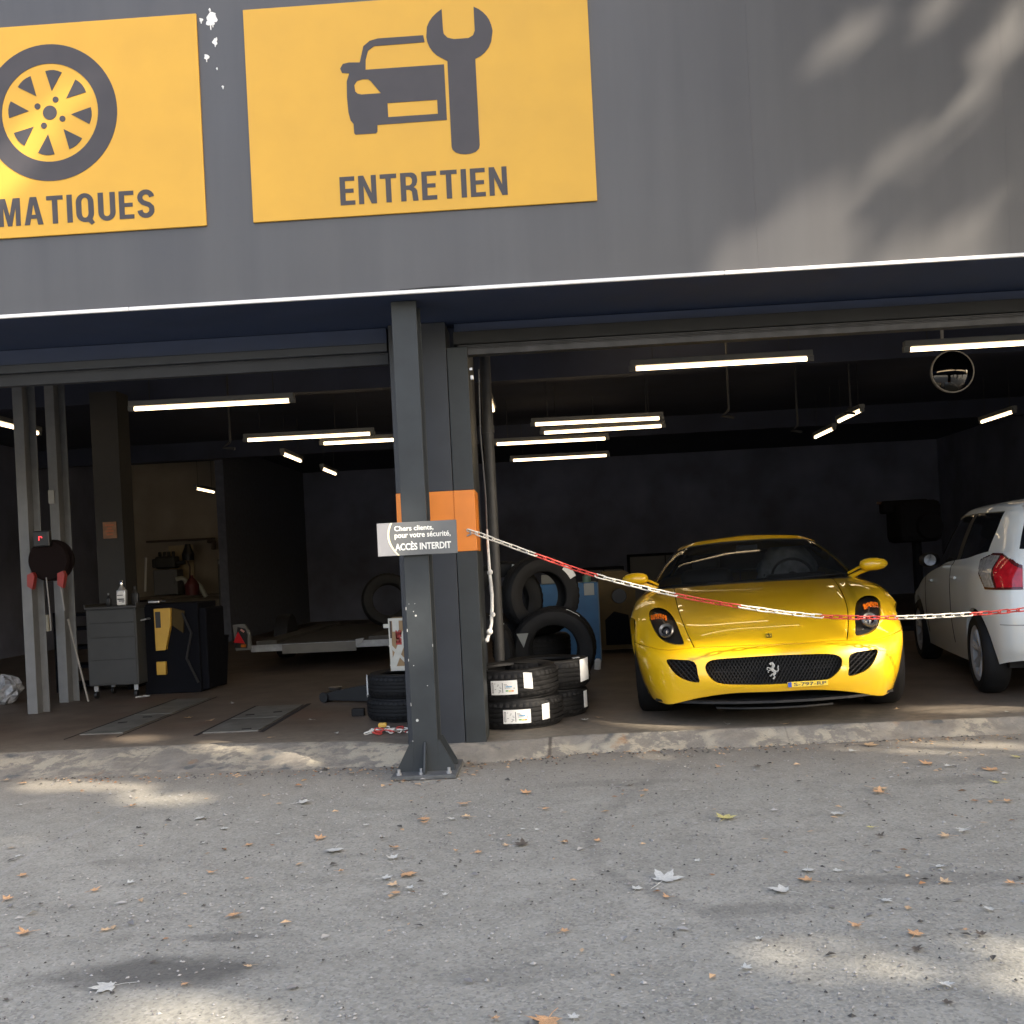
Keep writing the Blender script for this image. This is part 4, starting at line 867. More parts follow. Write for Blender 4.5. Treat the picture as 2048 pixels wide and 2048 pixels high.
# ---- yellow sports car; car frame: x across, y back from the nose, z up from the floor
plan = [(0, 0), (.25, .022), (.47, .085), (.665, .18), (.79, .30), (.868, .445), (.905, .60), (.955, .95), (.968, 1.32), (.955, 1.8), (.95, 2.5), (.97, 3.3), (.98, 3.75), (.93, 4.35), (.5, 4.62), (0, 4.66)]
def low(zs, sxs, dys):
    out = []
    for c, (x, y) in enumerate(plan):
        z = zs[min(c, len(zs)-1)]; sx = sxs[min(c, len(sxs)-1)]; dy = dys[min(c, len(dys)-1)]
        out.append((x*sx, y+(dy if c < 13 else -dy), z))
    return out
F_rows = [
 low([.232, .230, .200, .155, .152, .155, .162, .165, .15, .15, .15, .16, .17, .25], [1, 1, 1, .985, .925, .90, .90, .93, .955, .955, .955, .96, .97, .97], [.03, .03, .03, .02, .01, .0, 0]),
 low([.285, .285, .28, .26, .255, .26, .265, .27], [1, 1, 1, .995, .965, .945, .945, .965, .98, .985, .985, .985, .985, .985], [.0, .0, .0, .0, 0]),
 low([.37, .37, .37, .37, .37, .37, .375, .38], [1, 1, 1, 1, .985, .975, .975, .985, .99, 1, 1, 1, 1, 1], [-.005, -.005, 0, 0, 0]),
 low([.478, .478, .478, .465, .465, .465, .47, .47], [1, 1, 1, 1, .995, .992, .992, .995, 1], [.055, .052, .045, .03, .015, .01, 0]),
 [(0, .125, .530), (.25, .140, .530), (.485, .195, .528), (.665, .265, .515), (.79, .39, .530), (.862, .53, .537), (.903, .63, .545)]+[(x, y, .55) for x, y in plan[7:]],
 [(0, .33, .628), (.25, .345, .627), (.525, .395, .605), (.665, .455, .60), (.785, .565, .615), (.855, .66, .622), (.902, .74, .63), (.953, .96, .63), (.967, 1.32, .63), (.955, 1.8, .62), (.95, 2.5, .62), (.97, 3.3, .64), (.98, 3.75, .65), (.925, 4.34, .65), (.5, 4.61, .65), (0, 4.65, .65)],
 [(0, .63, .708), (.25, .64, .706), (.565, .68, .690), (.675, .74, .712), (.775, .80, .730), (.845, .85, .722), (.895, .88, .705), (.945, .99, .695), (.962, 1.34, .69), (.95, 1.8, .68), (.945, 2.5, .69), (.965, 3.3, .74), (.97, 3.75, .76), (.91, 4.33, .75), (.5, 4.6, .75), (0, 4.64, .75)],
 [(0, .99, .775), (.25, 1.0, .772), (.595, 1.03, .758), (.69, 1.07, .785), (.775, 1.10, .806), (.845, 1.12, .800), (.895, 1.13, .78), (.932, 1.16, .755), (.952, 1.4, .745), (.94, 1.85, .74), (.93, 2.5, .76), (.95, 3.3, .82), (.95, 3.75, .85), (.89, 4.3, .85), (.5, 4.57, .86), (0, 4.6, .86)],
 [(0, 1.43, .838), (.25, 1.44, .835), (.62, 1.47, .82), (.705, 1.5, .834), (.78, 1.52, .846), (.845, 1.54, .843), (.895, 1.55, .828), (.925, 1.58, .81), (.938, 1.68, .80), (.925, 1.98, .80), (.90, 2.5, .83), (.91, 3.3, .88), (.90, 3.75, .91), (.82, 4.2, .93), (.46, 4.45, .95), (0, 4.48, .95)],
 [(0, 1.86, .885), (.25, 1.87, .884), (.64, 1.94, .874), (.735, 1.98, .872), (.80, 2.01, .872), (.838, 2.05, .868), (.858, 2.09, .864), (.866, 2.15, .864), (.868, 2.24, .868), (.862, 2.38, .88), (.84, 2.62, .90), (.80, 3.3, .93), (.74, 3.75, .95), (.66, 4.05, .96), (.38, 4.2, .965), (0, 4.22, .97)]]
SK = Skin(F_rows)
car = thing('sports_car', 'bright yellow low sports coupe facing out of the right bay', 'car', (1.373, -.02, .075), (0, R(-1.0), -.148))
line_m = black_m
GRILLE = smooth_poly([(-.40, .438), (-.34, .454), (-.15, .462), (0, .464), (.15, .462), (.34, .455), (.41, .438), (.432, .41), (.418, .362), (.37, .315), (.31, .293), (.15, .286), (0, .285), (-.15, .286), (-.31, .293), (-.37, .315), (-.408, .36), (-.42, .405)], 3)
INT = [(.49, .440), (.61, .455), (.668, .452), (.655, .41), (.612, .355), (.555, .322), (.468, .308), (.470, .36)]
INTAKE_R = smooth_poly(INT, 3); INTAKE_L = smooth_poly([(-x, z) for x, z in INT], 3)
LH = [(.552, .545), (.63, .545), (.705, .572), (.755, .625), (.79, .69), (.80, .735), (.775, .762), (.72, .765), (.655, .735), (.605, .675), (.57, .60)]
LAMP_R = smooth_poly([(x-.0, z) for x, z in LH], 3); LAMP_L = smooth_poly([(-x, z) for x, z in LH], 3)
bump_ = SK.shell(-6.3, 6.3, 0, 4, 170, 44, gap=.003, th=.03).build('front_bumper', car_y, car, smooth=40)
cs = [cutter(GRILLE, -.3, .30, car_y), cutter(INTAKE_R, -.3, .6, car_y), cutter(INTAKE_L, -.3, .6, car_y),
      MB().lathe([(.001, -1.2), (.372, -1.2), (.372, 1.2), (.001, 1.2)], 48, 'X', at=(0, .955, .33)).build('cutter', car_y)]
boolean_cut(bump_, cs)
hood = SK.shell(-2, 2, 4, 9, 60, 60, gap=.0035, th=.02).build('hood', car_y, car, smooth=40)
for sg in (1, -1):
    a, b = (2, 9) if sg > 0 else (-9, -2)
    f = SK.shell(a, b, 4, 9, 90, 50, gap=.003, th=.03).build('fender', car_y, car, smooth=40)
    lc = cutter(LAMP_R if sg > 0 else LAMP_L, -.2, 1.3, car_y); cs.append(lc)
    boolean_cut(f, [lc, cs[3]])
    a, b = (6.305, 9) if sg > 0 else (-9, -6.305)
    f2 = SK.shell(a, b, 0, 4, 40, 24, gap=.0, th=.03).build('lower_fender', car_y, car, smooth=40); boolean_cut(f2, [cs[3]])
    a, b = (9, 11) if sg > 0 else (-11, -9)
    SK.shell(a, b, .5, 9, 30, 40, gap=.0025, th=.02).build('door', car_y, car, smooth=40)
    a, b = (11, 15) if sg > 0 else (-15, -11)
    q = SK.shell(a, b, 0, 9, 50, 40, gap=.002, th=.02).build('rear_quarter', car_y, car, smooth=40)
    rc = MB().lathe([(.001, -1.2), (.372, -1.2), (.372, 1.2), (.001, 1.2)], 40, 'X', at=(0, 3.7, .33)).build('cutter', car_y); cs.append(rc)
    boolean_cut(q, [rc])
for c_ in cs: bpy.data.objects.remove(c_)
# dark inner shell closing every gap
U = np.linspace(-15, 15, 121); G = SK.grid(U, np.linspace(0, 9, 20)); ctr = np.array([0, 2.3, .5])
m = MB(); G2 = G.copy(); G2[..., 0] *= .92; G2[..., 1] = 2.33+(G2[..., 1]-2.33)*.958; G2[..., 2] = np.minimum(G2[..., 2], .86)-.035; G2[0, :, 2] += .05
m.add([tuple(v) for v in G2.reshape(-1, 3)], [(j*121+i, j*121+i+1, (j+1)*121+i+1, (j+1)*121+i) for j in range(19) for i in range(120)])
m.build('inner_body', black_m, car)
# front splitter and underside
sp_ = [(x*.97, y+.02) for x, y in plan[:5]]; sp_ = [(-x, y) for x, y in sp_[::-1][:-1]]+sp_
MB().prism(sp_+[(.72, .9), (-.72, .9)], y0=.165, y1=.18, plane='XY').prism([(x*.80, y+.03) for x, y in sp_ if abs(x) < .56]+[(.4, .6), (-.4, .6)], y0=.125, y1=.135, plane='XY').build('splitter', black_pl, car)
MB().box((-.75, .7, .14), (.75, 4.2, .20)).build('floor_pan', black_m, car)
# grille: crossed blades, emblem, side intake mesh
def in_poly(x, y, poly):
    r = False
    for (ax, ay), (bx, by) in zip(poly, poly[1:]+poly[:1]):
        if (ay > y) != (by > y) and x < (bx-ax)*(y-ay)/(by-ay)+ax: r = not r
    return r
def blades(poly, yf, pitch, name, w=.0035, ang=(60, 120)):
    m = MB(); xs = [p[0] for p in poly]; zs = [p[1] for p in poly]; cx, cz = (min(xs)+max(xs))/2, (min(zs)+max(zs))/2; Rm = max(max(xs)-min(xs), max(zs)-min(zs))
    for a in ang:
        d = Vector((math.cos(R(a)), math.sin(R(a)))); n_ = Vector((-d.y, d.x)); k = -Rm
        while k < Rm:
            run = None; t = -Rm
            while t <= Rm:
                p = Vector((cx, cz))+n_*k+d*t
                ok = in_poly(p.x, p.y, poly)
                if ok and run is None: run = t
                if (not ok or t+.01 > Rm) and run is not None:
                    A = Vector((cx, cz))+n_*k+d*(run-.012); B = Vector((cx, cz))+n_*k+d*(t+.006)
                    m.add([(A.x-n_.x*w/2, yf(A.x), A.y-n_.y*w/2), (A.x+n_.x*w/2, yf(A.x), A.y+n_.y*w/2), (B.x+n_.x*w/2, yf(B.x), B.y+n_.y*w/2), (B.x-n_.x*w/2, yf(B.x), B.y-n_.y*w/2),
                           (A.x-n_.x*w/2, yf(A.x)+.02, A.y-n_.y*w/2), (A.x+n_.x*w/2, yf(A.x)+.02, A.y+n_.y*w/2), (B.x+n_.x*w/2, yf(B.x)+.02, B.y+n_.y*w/2), (B.x-n_.x*w/2, yf(B.x)+.02, B.y-n_.y*w/2)],
                          [(0, 1, 2, 3), (4, 7, 6, 5), (0, 4, 5, 1), (2, 6, 7, 3), (1, 5, 6, 2), (0, 3, 7, 4)]); run = None
                t += .01
            k += pitch
    return tag(m.build(name, M('grille_blade', (.010, .010, .011), .5, spec=.3), car), kind='stuff')
pf = lambda x: float(np.interp(abs(x), [p[0] for p in plan[:7]], [p[1] for p in plan[:7]]))
blades(GRILLE, lambda x: pf(x)*1.0+.055, .019, 'grille_mesh', .0045)
for P_ in (INTAKE_R, INTAKE_L): blades(P_, lambda x: pf(x)+.035, .024, 'intake_mesh', .0045, (40, 130))
MB().box((-.36, .10, .366), (.36, .112, .372)).build('grille_bar', M('grille_blade', (.03, .03, .031), .35), car)
HORSE = [([(-.017, .036), (-.010, .043), (-.003, .046), (.003, .040)], .013), ([(.000, .043), (.004, .030), (.000, .016), (-.006, .006)], .015), ([(-.007, .014), (-.002, .002), (.008, -.008), (.018, -.014)], .019),
         ([(-.008, .012), (-.022, .015), (-.032, .019), (-.036, .010), (-.033, .003)], .0065), ([(-.008, .004), (-.020, .000), (-.030, -.004), (-.029, -.014)], .0065),
         ([(.016, -.012), (.013, -.024), (.003, -.031), (.008, -.043), (.003, -.052), (-.005, -.054)], .009), ([(.012, -.016), (.002, -.023), (-.008, -.026), (-.014, -.035), (-.021, -.036)], .008),
         ([(.021, -.010), (.030, -.006), (.034, .006), (.031, .018), (.036, .028)], .0075), ([(.006, .040), (.012, .030), (.010, .020)], .006)]
def horse(mat, name, parent, k, zc, y, th, **kw):
    m = MB()
    for i, (P, w) in enumerate(HORSE): m.prism(stroke([(x*k, zc+z*k) for x, z in P], w*k), y0=y-.0003*i*min(1, k), y1=y+th)
    return tag(m.build(name, mat, parent, **kw), kind='stuff')
horse(M('emblem_silver', (.62, .62, .61), .25, metal=.9), 'grille_emblem', car, 1.0, .374, .018, .012)
# bonnet badge lying on the bonnet skin
e = MB().prism([(-.018, -.022), (.018, -.022), (.018, .022), (-.018, .022)], y0=-.003, y1=.003).build('hood_badge', M('badge_dark_edge', (.05, .04, .02), .4), car, loc=(.0, .205, .580), rot=(R(-64), 0, 0))
MB().prism([(-.015, -.019), (.015, -.019), (.015, .019), (-.015, .019)], y0=-.004, y1=-.003).build('badge_field', M('badge_yellow', (.75, .50, .05), .4), e)
horse(black_pl, 'badge_horse', e, .32, 0, -.0052, .0015)
# number plate
np_ = thing('number_plate', None, None); np_.parent = car; np_.location = (.205, .018, .279); np_.rotation_euler = (R(-4), 0, R(7.5))
MB().box((-.125, -.008, -.017), (.125, 0, .017), .0015).build('plate', M('plate_yellow', (.80, .55, .04), .45), np_)
MB().box((-.123, -.0092, -.015), (-.100, -.0078, .015)).build('blue_band', M('plate_blue', (.03, .07, .35), .45), np_)
text_fit('lettering', 'S-797-RP', -.085, .115, -.011, .011, -.0088, ink, np_, bold=.012, depth=.0006)
# headlights
for sg in (1, -1):
    poly = LAMP_R if sg > 0 else LAMP_L; u0, u1 = (2.0, 6) if sg > 0 else (-6, -2.0)
    bk = SK.patch(u0, u1, 4, 8.2, 60, 60, [(x*1.0, z) for x, z in [(sg*(.69+(sg*x-.69)*1.12), .655+(z-.655)*1.12) for x, z in poly]], -.030).build('headlight', M('lamp_bucket', (.016, .016, .017), .35), car, smooth=60)
    MB().lathe([(.030, -.02), (.046, -.028), (.054, -.02), (.050, 0), (.04, .02), (.03, .02)], 32, 'Y', closed=True, at=(0, 0, 0)).build('projector_ring', M('ring_silver', (.17, .17, .17), .3, metal=.9), bk, loc=(sg*.668, .475, .622), smooth=50, rot=(R(-25), 0, R(12*sg)))
    MB().lathe([(.001, -.012), (.018, -.008), (.030, .004), (.030, .03), (.001, .03)], 24, 'Y').build('projector_lens', M('projector', (.03, .03, .035), .05, spec=.8), bk, loc=(sg*.668, .475, .622), smooth=50, rot=(R(-25), 0, R(12*sg)))
    MB().tube([(0, -.025, .005), (0, -.03, -.02), (.02, -.03, -.02)], .004, 6).build('projector_glint', M('ring_silver', (.17, .17, .17), .3, metal=.9), bk, loc=(sg*.668, .475, .622))
    m = MB()
    for k in range(7):
        x = sg*(.675+.017*k); z = .715-.002*abs(k-3)**1.5
        m.box((x-.007, .66+.02*k, z-.022), (x+.007, .675+.02*k, z+.018), .003, rot=(R(-35), 0, .2*((-1)**k)))
    tag(m.build('amber_indicator', amber, bk), kind='stuff')
    MB().tube([(sg*.70, .62, .705), (sg*.668, .50, .652)], .0045, 6).build('lamp_strut', M('ring_silver', (.17, .17, .17), .3, metal=.9), bk)
    SK.patch(u0, u1, 4, 8.2, 110, 110, poly, -.003).build('lamp_cover', lens_m, bk, smooth=60)
# cabin glass and roof
roof_ring = [(0, 2.58, 1.245), (.22, 2.59, 1.243), (.45, 2.635, 1.228), (.515, 2.66, 1.216), (.55, 2.68, 1.206), (.572, 2.70, 1.198), (.588, 2.73, 1.192), (.596, 2.79, 1.195), (.60, 2.86, 1.199), (.602, 2.95, 1.204), (.60, 3.1, 1.205), (.585, 3.45, 1.185), (.54, 3.65, 1.16), (.46, 3.72, 1.15), (.26, 3.76, 1.16), (0, 3.78, 1.165)]
base_ring = [(x*.995, y, z-.012) for x, y, z in F_rows[9]]
mid_ring = [((a[0]+b[0])/2*1.025, (a[1]+b[1])/2-(.03 if i < 6 else 0), (a[2]+b[2])/2+(.018 if i < 6 else .01)) for i, (a, b) in enumerate(zip(base_ring, roof_ring))]
r2 = [(x*.72, 3.15+(y-3.15)*.72, 1.245+(z-1.2)*.35+.02*(1-abs(x)/.6)) for x, y, z in roof_ring]; r3 = [(x*.05, 3.15+(y-3.15)*.05, 1.288) for x, y, z in roof_ring]
CB = Skin([base_ring, mid_ring, roof_ring, r2, r3])
CB.shell(-5.7, 5.7, .0, 1.93, 70, 24, th=.006).build('windscreen', glass_thin, car, smooth=60)
for sg in (1, -1):
    a, b = sorted((sg*5.78, sg*6.2)); CB.shell(a, b, .0, 2.0, 8, 20, th=.02).build('windscreen_pillar', car_y, car, smooth=50)
    a, b = sorted((sg*6.2, sg*12)); CB.shell(a, b, .0, 1.97, 50, 16, th=.006).build('side_window', M('side_glass', (.01, .01, .011), .05, spec=.6), car, smooth=60)
    a, b = sorted((sg*5.6, sg*5.78)); CB.shell(a, b, .02, 1.97, 4, 20, th=.012, off=.003).build('window_seal', black_pl, car, smooth=50)
    a, b = sorted((sg*12, sg*15)); CB.shell(a, b, .0, 2.0, 30, 16, th=.01).build('rear_window', M('side_glass', (.01, .01, .011), .05), car, smooth=60)
rf = CB.shell(-15, 15, 1.93, 4, 150, 22, th=.015, off=.004).build('roof', car_y, car, smooth=50)
CB.shell(-5.7, 5.7, 1.84, 1.935, 60, 4, th=.01, off=.002).build('windscreen_band', black_pl, car, smooth=60)
CB.shell(-5.7, 5.7, -.02, .07, 60, 4, th=.01, off=.003).build('windscreen_frit', black_pl, car, smooth=60)
# cabin inside
MB().box((-.72, 2.1, .74), (.72, 2.55, .885), .05).box((.14, 2.2, .85), (.62, 2.5, .925), .03).build('dashboard', black_pl, car)
for x in (-.36, .38):
    s_ = MB().box((x-.24, 3.05, .45), (x+.24, 3.22, 1.0), .07).box((x-.13, 3.10, .98), (x+.13, 3.20, 1.13), .05).box((x-.25, 2.6, .38), (x+.25, 3.1, .55), .06).build('seat', seat_m, car, smooth=60)
    if x > 0:
        m = MB(); n = 20; vs = []
        for i in range(12):
            z = .62+.54*i/11; w = .27 if z < 1.0 else .27-.75*(z-1.0)
            for k in range(n):
                a = 2*math.pi*k/n; r = 1+.05*math.sin(5*a+i*.9)+.04*math.sin(9*a-i*1.7)
                vs.append((x+w*r*math.cos(a), 3.13+.125*r*math.sin(a), z))
        m.add(vs, [(i*n+k, i*n+(k+1) % n, (i+1)*n+(k+1) % n, (i+1)*n+k) for i in range(11) for k in range(n)]+[tuple(11*n+k for k in range(n))])
        m.build('seat_cover', plastic_cover, s_, smooth=80)
MB().lathe([(.165, -.012), (.178, -.016), (.188, 0), (.178, .016), (.165, .012)], 36, 'Y', closed=True).box((-.17, -.008, -.02), (.17, .008, .02)).lathe([(.001, -.02), (.05, -.01), (.05, .01), (.001, .02)], 16, 'Y').build('steering_wheel', M('wheel_leather', (.035, .035, .038), .45), car, loc=(.38, 2.62, .885), rot=(R(-22), 0, 0), smooth=40)
MB().box((-.09, -.012, -.03), (.09, .012, .03), .012).build('rear_view_mirror', M('rv_mirror', (.07, .08, .09), .3), car, loc=(0.0, 2.52, 1.165))
for x0 in (-.42, .14): MB().tube([(x0+.06, 1.90, .888), (x0+.40, 1.93, .900), (x0+.56, 1.97, .905)], .007, 6).build('wiper', black_pl, car)
# door mirrors
for sg in (1, -1):
    m = MB(); n = 20; vs = []
    for i, (k, dx) in enumerate(((.02, .0), (.55, .012), (.86, .045), (1.0, .10), (.96, .16), (.74, .215), (.40, .245), (.02, .255))):
        for j in range(n):
            a = 2*math.pi*j/n; vs.append((sg*(.845+dx*.86), 1.93+.055*k*math.sin(a)-.015*k, .968+.052*k*math.cos(a)+.03*(dx-.12)*0))
    m.add(vs, [(i*n+j, i*n+(j+1) % n, (i+1)*n+(j+1) % n, (i+1)*n+j) for i in range(7) for j in range(n)])
    dm = m.build('door_mirror', car_y, car, smooth=70)
    MB().tube([(sg*.78, 2.06, .868), (sg*.86, 2.0, .908), (sg*.94, 1.945, .94)], [.02, .017, .02], 10).tube([(sg*.775, 2.06, .905), (sg*.84, 2.0, .942), (sg*.90, 1.945, .965)], [.011, .011, .014], 10).build('mirror_arm', car_y, dm, smooth=60)
# wheels
def car_wheel(x, y, r, w, parent, rimr, spokes=5):
    sg = 1 if x > 0 else -1
    t = MB().lathe([(rimr, -w/2+.01), (rimr+.01, -w/2), (r-.04, -w/2), (r-.012, -w/2+.02), (r, -w/2+.05), (r, w/2-.05), (r-.012, w/2-.02), (r-.04, w/2), (rimr+.01, w/2), (rimr, w/2-.01)], 48, 'X', closed=True).build('wheel', rubber, parent, loc=(x, y, r), smooth=35)
    MB().lathe([(rimr, -w/2+.01), (rimr, w/2-.02), (rimr-.015, w/2-.012), (rimr-.03, w/2-.03), (rimr-.03, -w/2+.02)], 40, 'X', closed=True).build('rim', M('rim_silver', (.42, .42, .42), .4, metal=.25), t, smooth=40)
    m = MB()
    for k in range(spokes):
        a = 2*math.pi*k/spokes+.3
        for d in (-.12, .12):
            m.tube([(sg*(w/2-.05), .04*math.cos(a), .04*math.sin(a)), (sg*(w/2-.03), (rimr-.02)*math.cos(a+d), (rimr-.02)*math.sin(a+d))], [.018, .014], 6)
    m.lathe([(.001, -.02), (.05, -.02), (.05, .02), (.001, .02)], 16, 'X', at=(sg*(w/2-.05), 0, 0)); m.build('spokes', M('rim_silver', (.42, .42, .42), .4, metal=.25), t)
    return t
for x, y in ((-.79, .955), (.79, .955), (-.80, 3.7), (.80, 3.7)): car_wheel(x, y, .335, .245, car, .24)

# ---- white hatchback, seen from its rear left; y forward from the tail
pl2 = [(0, 0), (.45, .015), (.66, .06), (.765, .16), (.815, .34), (.845, .64), (.848, 1.0), (.845, 1.9), (.84, 2.7), (.835, 3.07), (.79, 3.48), (.52, 3.76), (0, 3.84)]
def ring2(z, sx, dy, tail=0.):
    out = []
    for c, (x, y) in enumerate(pl2): out.append((-x*sx, y+(dy+tail if c < 4 else (dy*.4 if c == 4 else (0 if c < 10 else -dy))), z[c] if isinstance(z, list) else z))
    return out
def fz(z, drop): return [z]*7+[z-.0, z-drop*.35, z-drop*.75, z-drop*1.1, z-drop*1.3, z-drop*1.3]
W_rows = [ring2([.30, .30, .29, .27, .24, .22, .2, .19, .19, .2, .2, .2, .2], .955, .06), ring2(.38, .985, .01), ring2(.54, 1.0, -.02), ring2(fz(.67, .06), 1.0, -.005), ring2(fz(.80, .17), .995, .02), ring2(fz(.92, .26), .975, .05),
          [(0, .10, 1.03), (-.45, .11, 1.03), (-.62, .15, 1.035), (-.69, .28, 1.045), (-.725, .55, 1.05), (-.755, .80, 1.03), (-.775, 1.1, 1.0), (-.785, 1.9, .955), (-.765, 2.6, .85), (-.73, 2.9, .74), (-.66, 3.25, .66), (-.42, 3.62, .62), (0, 3.7, .63)],
          [(0, .19, 1.20), (-.42, .20, 1.20), (-.565, .235, 1.20), (-.635, .33, 1.20), (-.672, .50, 1.20), (-.70, .76, 1.195), (-.715, 1.05, 1.185), (-.725, 1.8, 1.165), (-.70, 2.25, 1.12), (-.66, 2.45, 1.08), (-.58, 2.6, 1.05), (-.38, 2.72, 1.04), (0, 2.78, 1.04)],
          [(0, .20, 1.375), (-.38, .215, 1.365), (-.51, .26, 1.345), (-.575, .33, 1.335), (-.615, .46, 1.335), (-.64, .74, 1.34), (-.65, 1.0, 1.345), (-.655, 1.6, 1.345), (-.63, 1.95, 1.325), (-.59, 2.08, 1.31), (-.51, 2.14, 1.305), (-.32, 2.2, 1.305), (0, 2.23, 1.305)],
          [(0, .34, 1.422), (-.30, .35, 1.416), (-.41, .38, 1.404), (-.47, .44, 1.398), (-.50, .55, 1.398), (-.52, .76, 1.405), (-.525, 1.0, 1.41), (-.52, 1.5, 1.41), (-.49, 1.78, 1.39), (-.44, 1.88, 1.375), (-.37, 1.93, 1.365), (-.22, 1.97, 1.365), (0, 1.99, 1.365)],
          [(x*.02, 1.1+(y-1.1)*.02, 1.462) for x, y in pl2]]
SW = Skin(W_rows)
hb = thing('hatchback', 'white hatchback parked nose in, its rear left corner showing at right', 'car', (3.84, .385, .08), (0, R(-.6), -.185))
wc = [MB().lathe([(.001, -1.2), (.335, -1.2), (.335, 1.2), (.001, 1.2)], 44, 'X', at=(0, y, .30)).build('cutter', car_w) for y in (.64, 3.07)]
boolean_cut(SW.shell(-12, 12, 0, 6, 260, 60, th=.03).build('body', car_w, hb, smooth=40), wc)
for c_ in wc: bpy.data.objects.remove(c_)
SW.shell(-12, 12, 8, 10, 160, 16, th=.02, off=.003).build('roof', car_w, hb, smooth=50)
for sg in (1, -1):
    a, b = sorted((sg*2.1, sg*4.15)); SW.shell(a, b, 6, 8.02, 30, 20, th=.02, off=.002).build('rear_pillar', car_w, hb, smooth=50)
    a, b = sorted((sg*4.15, sg*9.7)); SW.shell(a, b, 6, 8.0, 50, 16, th=.01, off=-.006).build('side_window', M('privacy_glass', (.010, .011, .013), .06, spec=.6), hb, smooth=60)
    a, b = sorted((sg*6.35, sg*6.5)); SW.shell(a, b, 6, 8.0, 4, 16, th=.01, off=-.002).build('door_pillar', black_pl, hb, smooth=60)
    a, b = sorted((sg*9.7, sg*10.2)); SW.shell(a, b, 6, 8.02, 6, 16, th=.02).build('windscreen_pillar', car_w, hb, smooth=50)
    tl = smooth_poly([(.30, .985), (.47, 1.01), (.30, .95)], 2)
    # tail lamp wraps the corner: patches of the skin by u and v
    q = SW.shell(*sorted((sg*2.25, sg*4.15)), 4.0, 5.95, 24, 20, th=.02, off=.004)
    lampo = SW.patch(*sorted((sg*1.9, sg*4.6)), 3.6, 6.1, 60, 50, [(.16, .985), (.30, 1.035), (.46, 1.035), (.68, .98), (.54, .915), (.45, .855), (.37, .785), (.0, .78), (.0, .86), (.08, .92)], .006, axes=(1, 2)).build('tail_lamp', M('lamp_dark_red', (.10, .015, .015), .2, coat=.5), hb, smooth=60)
    SW.patch(*sorted((sg*1.9, sg*4.6)), 3.6, 6.1, 70, 60, [(.11, .925), (.19, .985), (.29, 1.02), (.27, .93), (.23, .86), (.20, .80), (.01, .795), (.02, .86)], .010, axes=(1, 2)).build('red_lens', red_lens, lampo, smooth=60)
    SW.patch(*sorted((sg*1.9, sg*4.6)), 3.6, 6.1, 70, 60, [(.31, 1.015), (.45, 1.02), (.62, .98), (.51, .92), (.43, .865), (.36, .80), (.225, .80), (.27, .88), (.29, .95)], .010, axes=(1, 2)).build('clear_lens', clear_lens, lampo, smooth=60)
    MB().lathe([(.014, 0), (.024, -.006), (.026, .002), (.014, .004)], 20, 'Y', closed=True).build('lamp_ring', chrome, lampo, loc=(-sg*.752, .235, .855), rot=(0, 0, R(-50*sg)))
    MB().lathe([(.001, -.004), (.02, 0), (.001, .004)], 14, 'Y').build('amber_bulb', amber_glow, lampo, loc=(-sg*.752, .30, .94), rot=(0, 0, R(-60*sg)))
    for y in (1.25, 2.25):
        x = -sg*(.858); MB().box((-.012, -.07, -.012), (.012, .07, .012), .01).build('door_handle', car_w, hb, loc=(x, y, .845 if y < 2 else .80))
    for u in (6.55, 7.9):
        MB().tube([tuple(p) for p in SW.grid(np.array([-u if sg < 0 else u]), np.linspace(.6, 6, 24))[:, 0]], .004, 5).build('door_seam', black_m, hb)
    m = MB(); n = 16; vs = []
    for k, dx in ((.02, 0), (.7, .02), (1, .07), (.95, .13), (.6, .17), (.02, .18)):
        for j in range(n): a = 2*math.pi*j/n; vs.append((-sg*(.78+dx), 2.15+.07*k*math.sin(a), .985+.065*k*math.cos(a)))
    m.add(vs, [(i*n+j, i*n+(j+1) % n, (i+1)*n+(j+1) % n, (i+1)*n+j) for i in range(5) for j in range(n)])
    dm = m.build('door_mirror', black_pl, hb, smooth=60)
    MB().lathe([(.001, 0), (.05, 0), (.05, .004), (.001, .004)], 20, 'Y').build('mirror_glass', M('mirror_dark', (.12, .12, .13), .1, metal=1), dm, loc=(-sg*.88, 2.072, .985))
SW.shell(-2.1, 2.1, 6.15, 7.75, 40, 20, th=.01, off=.004).build('rear_window', M('privacy_glass', (.010, .011, .013), .06), hb, smooth=60)
SW.shell(-2.1, 2.1, 5.9, 6.15, 40, 6, th=.02, off=.002).build('window_sill', car_w, hb, smooth=60)
SW.shell(-2.1, 2.1, 7.75, 8.02, 40, 6, th=.02, off=.003).build('window_header', car_w, hb, smooth=60)
m = MB()                                                        # roof spoiler lip
G = SW.grid(np.linspace(-2.6, 2.6, 30), np.array([8.0])); vs = []
for p in G[0]: vs += [(p[0], p[1]+.10, p[2]+.035), (p[0], p[1]-.085, p[2]+.018), (p[0], p[1]-.08, p[2]-.012), (p[0], p[1]+.06, p[2]-.01)]
m.add(vs, [(4*i+k, 4*i+(k+1) % 4, 4*i+4+(k+1) % 4, 4*i+4+k) for i in range(29) for k in range(4)]+[(0, 1, 2, 3), (119, 118, 117, 116)]); m.build('roof_spoiler', car_w, hb, smooth=40)
SW.shell(-3.2, 3.2, 1.98, 2.02, 60, 3, th=.004, off=.001).build('bumper_seam', M('seam_grey', (.25, .26, .25), .5), hb)
MB().box((-.70, .30, .22), (.70, 3.5, .34)).box((-.70, .35, .34), (.70, 3.2, .72)).build('floor_pan', black_m, hb)
for x, y in ((-.76, .64), (.76, .64), (-.76, 3.07), (.76, 3.07)): car_wheel(x, y, .30, .185, hb, .205, 7)
